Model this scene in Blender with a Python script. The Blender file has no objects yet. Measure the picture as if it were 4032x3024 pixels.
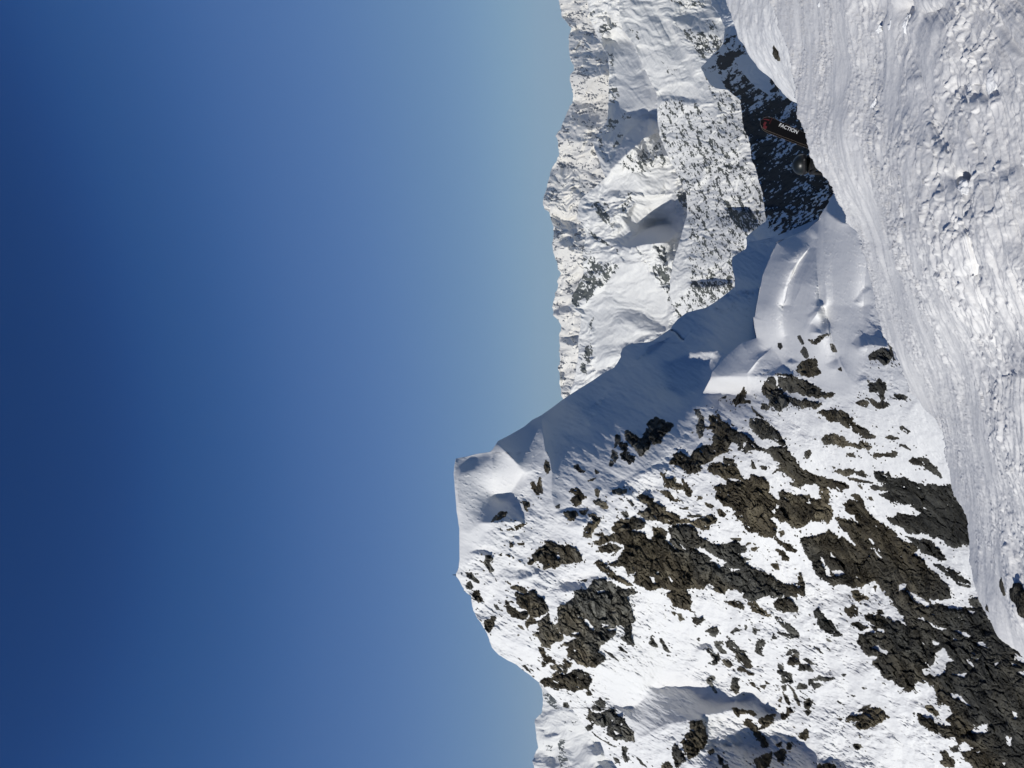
import bpy, bmesh, math, random
import numpy as np
from mathutils import Vector, Matrix

# ------------------------------------------------------------------ camera
scene = bpy.context.scene
W, H, FPX = 4032.0, 3024.0, 2825.0
HORIZON = 2250.0
PITCH = math.atan((HORIZON - W / 2) / FPX)
cam_data = bpy.data.cameras.new("Camera")
cam_data.sensor_fit = 'HORIZONTAL'
cam_data.sensor_width = 36.0
cam_data.lens = 36.0 * FPX / W
cam_data.clip_start = 0.05
cam_data.clip_end = 90000
cam = bpy.data.objects.new("Camera", cam_data)
scene.collection.objects.link(cam)
cp, sp = math.cos(PITCH), math.sin(PITCH)
FWD = Vector((0, cp, sp)); UPV = Vector((0, -sp, cp)); RIGHT = Vector((1, 0, 0))
# the phone was held upright but the file lies on its side: picture left is world up
R3 = Matrix((-UPV, RIGHT, -FWD)).transposed()
cam.matrix_world = R3.to_4x4()
scene.camera = cam

# ------------------------------------------------------------------ light
SUN_AZ = math.radians(128)     # from the view direction, turning left
SUN_EL = math.radians(30)
sx = -math.sin(SUN_AZ) * math.cos(SUN_EL)
sy = math.cos(SUN_AZ) * math.cos(SUN_EL)
sz = math.sin(SUN_EL)
sun_data = bpy.data.lights.new("Sun", 'SUN')
sun_data.energy = 4.65
sun_data.angle = math.radians(0.5)
sun_data.color = (1.0, 0.975, 0.93)
sun = bpy.data.objects.new("Sun", sun_data)
sun.rotation_euler = Vector((sx, sy, sz)).to_track_quat('Z', 'Y').to_euler()
sun.location = (-20, -10, 30)
scene.collection.objects.link(sun)

world = bpy.data.worlds.new("World")
scene.world = world
world.use_nodes = True
wn = world.node_tree.nodes; wl = world.node_tree.links
wn.clear()
sky = wn.new('ShaderNodeTexSky')
sky.sky_type = 'NISHITA'
sky.sun_disc = False
sky.sun_elevation = SUN_EL
sky.sun_rotation = math.atan2(sx, sy)
sky.altitude = 3300
sky.air_density = 1.0
sky.dust_density = 0.6
sky.ozone_density = 3.0
bg = wn.new('ShaderNodeBackground'); bg.inputs['Strength'].default_value = 0.10
wo = wn.new('ShaderNodeOutputWorld')
# the thin, dry air at this height: deeper blue overhead, softer at the horizon
pre = wn.new('ShaderNodeVectorMath'); pre.operation = 'SCALE'; pre.inputs['Scale'].default_value = 0.09
crv = wn.new('ShaderNodeRGBCurve')
for ci, pts_ in enumerate((((0, 0), (.044, .0050), (.058, .020), (.09, .060), (.2, .13), (.46, .216), (1, .25)),
                           ((0, 0), (.08, .034), (.107, .076), (.168, .146), (.4, .27), (.67, .36), (1, .39)),
                           ((0, 0), (.165, .138), (.216, .234), (.323, .352), (.6, .44), (.81, .485), (1, .50)))):
    c_ = crv.mapping.curves[ci]
    c_.points[1].location = pts_[-1]
    for p_ in pts_[1:-1]: c_.points.new(*p_)
crv.mapping.extend = 'HORIZONTAL'
crv.mapping.update()
post = wn.new('ShaderNodeVectorMath'); post.operation = 'SCALE'; post.inputs['Scale'].default_value = 10.0
wl.new(sky.outputs[0], pre.inputs[0]); wl.new(pre.outputs[0], crv.inputs['Color']); wl.new(crv.outputs[0], post.inputs[0])
wl.new(post.outputs[0], bg.inputs[0]); wl.new(bg.outputs[0], wo.inputs[0])
scene.view_settings.view_transform = 'Standard'
scene.view_settings.look = 'None'
scene.view_settings.gamma = 1.0
scene.view_settings.exposure = 0.0
scene.cycles.diffuse_bounces = 2
scene.cycles.max_bounces = 4

# ------------------------------------------------------------------ numpy helpers
rs = np.random.RandomState(7)
PERM = rs.permutation(256).astype(np.int64)
PERM = np.concatenate([PERM, PERM, PERM])
GR = rs.normal(size=(256, 3)); GR /= np.linalg.norm(GR, axis=1)[:, None]
GR = GR.astype(np.float32)

def perlin(x, y, z=0.0, seed=0):
    x = np.asarray(x, np.float32) + seed * 17.13; y = np.asarray(y, np.float32) + seed * 5.77
    z = np.broadcast_to(np.asarray(z, np.float32) + seed * 9.31, x.shape)
    xi = np.floor(x).astype(np.int64); yi = np.floor(y).astype(np.int64); zi = np.floor(z).astype(np.int64)
    xf = x - xi; yf = y - yi; zf = z - zi
    u = xf*xf*xf*(xf*(xf*6-15)+10); v = yf*yf*yf*(yf*(yf*6-15)+10); w = zf*zf*zf*(zf*(zf*6-15)+10)
    out = 0
    for dx in (0, 1):
        for dy in (0, 1):
            for dz in (0, 1):
                h = PERM[PERM[PERM[(xi+dx) & 255] + ((yi+dy) & 255)] + ((zi+dz) & 255)]
                g = GR[h]
                d = g[..., 0]*(xf-dx) + g[..., 1]*(yf-dy) + g[..., 2]*(zf-dz)
                out = out + d * (u if dx else 1-u) * (v if dy else 1-v) * (w if dz else 1-w)
    return out

def fbm(x, y, z=0.0, octv=4, gain=0.5, seed=0, ridged=False):
    s = 0; a = 1.0; f = 1.0
    for k in range(octv):
        n = perlin(x*f, y*f, np.asarray(z)*f, seed + k*3)
        if ridged: n = 0.35 - np.abs(n)*1.4
        s = s + a*n; a *= gain; f *= 2.03
    return s

def cells(x, y, seed=0, jit=0.9):
    """2-D cellular noise: F1, F2, id hash (0..1), vector to the cell point"""
    xi = np.floor(x).astype(np.int64); yi = np.floor(y).astype(np.int64)
    f1 = np.full(x.shape, 9.0); f2 = np.full(x.shape, 9.0)
    idh = np.zeros(x.shape, np.int64); vx = np.zeros(x.shape); vy = np.zeros(x.shape)
    for dx in (-1, 0, 1):
        for dy in (-1, 0, 1):
            cx = xi+dx; cy = yi+dy
            h = PERM[PERM[(cx+seed) & 255] + (cy & 255)]
            h2 = PERM[h + 91]
            px = cx + .5 + (h/255.-.5)*jit; py = cy + .5 + (h2/255.-.5)*jit
            ex = x-px; ey = y-py
            d = ex*ex+ey*ey
            nearer = d < f1
            f2 = np.where(nearer, f1, np.minimum(f2, d))
            f1 = np.where(nearer, d, f1)
            idh = np.where(nearer, PERM[h2+37], idh)
            vx = np.where(nearer, ex, vx); vy = np.where(nearer, ey, vy)
    return np.sqrt(f1), np.sqrt(f2), idh, vx, vy

def sdpoly(px, py, poly):
    """signed distance, positive inside"""
    d = np.full(px.shape, 1e12); ins = np.zeros(px.shape, bool)
    n = len(poly)
    for i in range(n):
        ax, ay = poly[i]; bx, by = poly[(i+1) % n]
        ex = bx-ax; ey = by-ay
        wx = px-ax; wy = py-ay
        t = np.clip((wx*ex+wy*ey)/max(ex*ex+ey*ey, 1e-9), 0, 1)
        qx = wx-ex*t; qy = wy-ey*t
        d = np.minimum(d, qx*qx+qy*qy)
        c = (ay > py) != (by > py)
        if ey != 0:
            ins ^= c & (px < ex*(py-ay)/ey + ax)
    d = np.sqrt(d)
    return np.where(ins, d, -d)

def dline(px, py, pts):
    d = np.full(px.shape, 1e12)
    for (ax, ay), (bx, by) in zip(pts[:-1], pts[1:]):
        ex = bx-ax; ey = by-ay; wx = px-ax; wy = py-ay
        t = np.clip((wx*ex+wy*ey)/max(ex*ex+ey*ey, 1e-9), 0, 1)
        d = np.minimum(d, (wx-ex*t)**2+(wy-ey*t)**2)
    return np.sqrt(d)

def sstep(a, b, x):
    t = np.clip((x-a)/(b-a), 0, 1)
    return t*t*(3-2*t)

def tps(ctrl, ix, iy):
    c = np.array(ctrl, float)
    X = c[:, :2]/1000; q = np.log(c[:, 2])
    n = len(c)
    def U(r2): return 0.5*r2*np.log(r2+1e-12)
    d2 = ((X[:, None]-X[None])**2).sum(-1)
    A = np.zeros((n+3, n+3))
    A[:n, :n] = U(d2) + np.eye(n)*0.002
    A[:n, n] = 1; A[:n, n+1:] = X; A[n, :n] = 1; A[n+1:, :n] = X.T
    w = np.linalg.solve(A, np.concatenate([q, [0, 0, 0]]))
    x = ix/1000; y = iy/1000
    out = w[n] + w[n+1]*x + w[n+2]*y
    for i in range(n):
        out = out + w[i]*U((x-X[i, 0])**2+(y-X[i, 1])**2)
    return out

def relief(box, regions, step=4.0):
    """Height relief whose slopes follow the given slope regions (least squares)."""
    x0, y0, x1, y1 = box
    nx = int((x1-x0)/step); ny = int((y1-y0)/step)
    gx, gy = np.meshgrid(x0+np.arange(nx)*step, y0+np.arange(ny)*step, indexing='ij')
    U_ = np.zeros(gx.shape); V_ = np.zeros(gx.shape)
    for poly, gu, gv, fe in regions:
        w = sstep(-fe, fe, sdpoly(gx, gy, poly))
        U_ += gu*w; V_ += gv*w
    Qx = -V_/FPX*step; Qy = -U_/FPX*step
    div = np.zeros(gx.shape)
    div[1:] += Qx[1:]-Qx[:-1]; div[0] += Qx[0]; div[:, 1:] += Qy[:, 1:]-Qy[:, :-1]; div[:, 0] += Qy[:, 0]
    E = np.concatenate([div, div[::-1]], 0); E = np.concatenate([E, E[:, ::-1]], 1)
    F = np.fft.fft2(E)
    kx = 2-2*np.cos(2*np.pi*np.arange(2*nx)/(2*nx)); ky = 2-2*np.cos(2*np.pi*np.arange(2*ny)/(2*ny))
    K = kx[:, None]+ky[None]; K[0, 0] = 1
    F = -F/K; F[0, 0] = 0
    q = np.real(np.fft.ifft2(F))[:nx, :ny]
    def sample(ix, iy):
        fx = np.clip((ix-x0)/step, 0, nx-1.001); fy = np.clip((iy-y0)/step, 0, ny-1.001)
        a = fx.astype(int); b = fy.astype(int); s = fx-a; t = fy-b
        return (q[a, b]*(1-s)*(1-t)+q[a+1, b]*s*(1-t)+q[a, b+1]*(1-s)*t+q[a+1, b+1]*s*t)
    return sample

def P(ix, iy, D):
    """3-D point seen at photo position (ix, iy) at forward distance D"""
    a = (H/2-iy)/FPX; b = (W/2-ix)/FPX
    return np.stack([D*a, D*(cp-sp*b), D*(sp+cp*b)], -1)

def Pv(ix, iy, D):
    return Vector(P(float(ix), float(iy), float(D)).tolist())

def profile(pts, iy):
    p = sorted(pts); return np.interp(iy, [a for a, b in p], [b for a, b in p])

# views used when reading positions off the photograph
VW = dict(A=(1700, 1500, .36166), B=(2400, 1000, .36166), C=(2400, 1600, .36166), D=(3000, 1200, .36166),
          E=(3200, 1800, .37613), G=(1800, 2000, .36166), H=(2000, 2424, .36166), I=(2500, 2100, .36166),
          J=(2700, 2424, .36166), K=(3232, 2400, .37612), M=(2800, 600, .36166), Y=(2000, 0, .45208),
          Z=(2000, 750, .45208), F=(3000, 0, .46655), L=(3400, 600, .28571), N=(0, 0, 1.0))
def V(s):
    """'C 410 180 470 140 ...' -> list of photo points"""
    t = s.split(); x0, y0, k = VW[t[0]]; n = [float(v) for v in t[1:]]
    return [(x0+n[i]*k, y0+n[i+1]*k) for i in range(0, len(n)-1, 2)]

# ------------------------------------------------------------------ scene helpers
def link(o): scene.collection.objects.link(o); return o

def tag(o, label=None, cat=None, group=None, kind=None):
    if label: o['label'] = label
    if cat: o['category'] = cat
    if group: o['group'] = group
    if kind: o['kind'] = kind
    return o

def mesh_from(name, verts, faces, mat, parent=None, smooth=True, attrs=None):
    """verts (n,3), faces (m,4) numpy"""
    used = np.unique(faces)
    remap = np.zeros(len(verts), np.int64); remap[used] = np.arange(len(used))
    v = verts[used].astype(np.float32); f = remap[faces].astype(np.int32)
    me = bpy.data.meshes.new(name)
    me.vertices.add(len(v)); me.vertices.foreach_set('co', v.ravel())
    me.loops.add(f.size); me.loops.foreach_set('vertex_index', f.ravel())
    me.polygons.add(len(f))
    k = f.shape[1]
    me.polygons.foreach_set('loop_start', np.arange(0, f.size, k, dtype=np.int32))
    me.polygons.foreach_set('use_smooth', np.full(len(f), smooth))
    me.update(calc_edges=True)
    if attrs:
        for an, av in attrs.items():
            at = me.attributes.new(an, 'FLOAT', 'POINT')
            at.data.foreach_set('value', av[used].astype(np.float32))
    me.materials.append(mat)
    o = bpy.data.objects.new(name, me)
    link(o)
    if parent: o.parent = parent
    return o

def grid_faces(nr, nc):
    i = np.arange(nr*nc).reshape(nr, nc)
    return np.stack([i[:-1, :-1], i[1:, :-1], i[1:, 1:], i[:-1, 1:]], -1).reshape(-1, 4)

# ------------------------------------------------------------------ materials
def newmat(name):
    m = bpy.data.materials.new(name); m.use_nodes = True
    nt = m.node_tree; nt.nodes.clear()
    out = nt.nodes.new('ShaderNodeOutputMaterial'); b = nt.nodes.new('ShaderNodeBsdfPrincipled')
    nt.links.new(b.outputs[0], out.inputs[0])
    return m, nt, b

def nd(nt, t, **kw):
    n = nt.nodes.new(t)
    for k, v in kw.items():
        if k.startswith('i_'):
            key = k[2:]
            n.inputs[int(key) if key.isdigit() else key.replace('_', ' ')].default_value = v
        else: setattr(n, k, v)
    return n

def coords(nt, scale, rot=(0, 0, 0)):
    tc = nd(nt, 'ShaderNodeTexCoord')
    mp = nd(nt, 'ShaderNodeMapping'); mp.inputs['Scale'].default_value = scale; mp.inputs['Rotation'].default_value = rot
    nt.links.new(tc.outputs['Object'], mp.inputs[0])
    return mp.outputs[0]

def noise(nt, co, sc, det=5, rough=.55, dist=0.0):
    n = nd(nt, 'ShaderNodeTexNoise'); n.inputs['Scale'].default_value = sc; n.inputs['Detail'].default_value = det
    n.inputs['Roughness'].default_value = rough; n.inputs['Distortion'].default_value = dist
    nt.links.new(co, n.inputs['Vector'])
    return n.outputs['Fac']

def ramp(nt, f, stops):
    r = nd(nt, 'ShaderNodeValToRGB')
    el = r.color_ramp.elements
    while len(el) < len(stops): el.new(.5)
    for e, (p, c) in zip(el, stops):
        e.position = p; e.color = (*c, 1) if len(c) == 3 else c
    nt.links.new(f, r.inputs[0]); return r.outputs[0]

def bump(nt, b, h, strength, dist, prev=None):
    n = nd(nt, 'ShaderNodeBump'); n.inputs['Strength'].default_value = strength; n.inputs['Distance'].default_value = dist
    nt.links.new(h, n.inputs['Height'])
    if prev is not None: nt.links.new(prev, n.inputs['Normal'])
    nt.links.new(n.outputs[0], b.inputs['Normal']); return n.outputs[0]

def mth(nt, op, a, b=None, clamp=False):
    n = nd(nt, 'ShaderNodeMath', operation=op); n.use_clamp = clamp
    for i, v in enumerate((a, b)):
        if v is None: continue
        if isinstance(v, (int, float)): n.inputs[i].default_value = v
        else: nt.links.new(v, n.inputs[i])
    return n.outputs[0]

def mixc(nt, f, a, b):
    n = nd(nt, 'ShaderNodeMix', data_type='RGBA')
    nt.links.new(f, n.inputs[0])
    for i, v in ((6, a), (7, b)):
        if isinstance(v, tuple): n.inputs[i].default_value = (*v, 1)
        else: nt.links.new(v, n.inputs[i])
    return n.outputs[2]

SNOW = (.625, .622, .612)
def snow_mat(name, unit, rock=False, bumpd=1.0, rockcol=((.035, .036, .038), (.095, .09, .082)), col=SNOW, spk=1.0, asp=(1, 1, .55)):
    """unit = size in metres of the finest readable grain"""
    m, nt, b = newmat(name)
    co = coords(nt, (1/unit, 1/unit, 1/unit))
    n1 = noise(nt, co, .35, 6, .6)
    n2 = noise(nt, co, .06, 4, .5)
    c = ramp(nt, n2, [(.3, tuple(x*.955 for x in col)), (.7, col)])
    b.inputs['Roughness'].default_value = .62
    b.inputs['Specular IOR Level'].default_value = .02
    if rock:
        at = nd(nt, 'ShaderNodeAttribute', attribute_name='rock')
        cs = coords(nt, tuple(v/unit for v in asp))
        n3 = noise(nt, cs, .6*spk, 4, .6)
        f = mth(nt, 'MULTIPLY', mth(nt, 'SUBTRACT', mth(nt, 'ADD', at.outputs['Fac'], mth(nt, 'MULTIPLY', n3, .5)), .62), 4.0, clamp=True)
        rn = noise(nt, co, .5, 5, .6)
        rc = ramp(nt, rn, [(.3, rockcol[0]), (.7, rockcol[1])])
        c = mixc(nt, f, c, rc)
    nt.links.new(c, b.inputs['Base Color'])
    bump(nt, b, n1, .35*bumpd, unit*.9)
    return m

def rock_mat(name, unit, tint=0.0, dark=1.0):
    m, nt, b = newmat(name)
    co = coords(nt, (1/unit, 1/unit, 1/unit))
    cs = coords(nt, (.35/unit, .8/unit, 1.5/unit), (0.2, -.6, 0))
    big = noise(nt, co, .05, 4, .55)
    fine = noise(nt, cs, .6, 8, .65)
    c1 = ramp(nt, fine, [(.25, tuple(x*dark for x in (.012, .012, .011))), (.5, tuple(x*dark for x in (.082, .080, .070))), (.75, tuple(x*dark for x in (.19, .185, .160)))])
    c2 = ramp(nt, fine, [(.25, tuple(x*dark for x in (.016, .013, .010))), (.5, tuple(x*dark for x in (.088, .074, .050))), (.75, tuple(x*dark for x in (.20, .175, .12)))])
    f = ramp(nt, big, [(.46-tint*.3, (0, 0, 0)), (.62-tint*.3, (1, 1, 1))])
    c = mixc(nt, f, c1, c2)
    # thin dusting of snow caught on the ledges
    du = noise(nt, cs, .45, 6, .7)
    fd = ramp(nt, du, [(.70, (0, 0, 0)), (.76, (1, 1, 1))])
    c = mixc(nt, fd, c, SNOW)
    nt.links.new(c, b.inputs['Base Color'])
    b.inputs['Roughness'].default_value = .85
    b.inputs['Specular IOR Level'].default_value = .08
    vo = nd(nt, 'ShaderNodeTexVoronoi', feature='DISTANCE_TO_EDGE'); vo.inputs['Scale'].default_value = .28
    nt.links.new(cs, vo.inputs['Vector'])
    cr = ramp(nt, vo.outputs['Distance'], [(0, (0, 0, 0)), (.12, (1, 1, 1))])
    p1 = bump(nt, b, cr, 1.0, unit*2.2)
    bump(nt, b, fine, .9, unit*1.6, p1)
    return m
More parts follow.
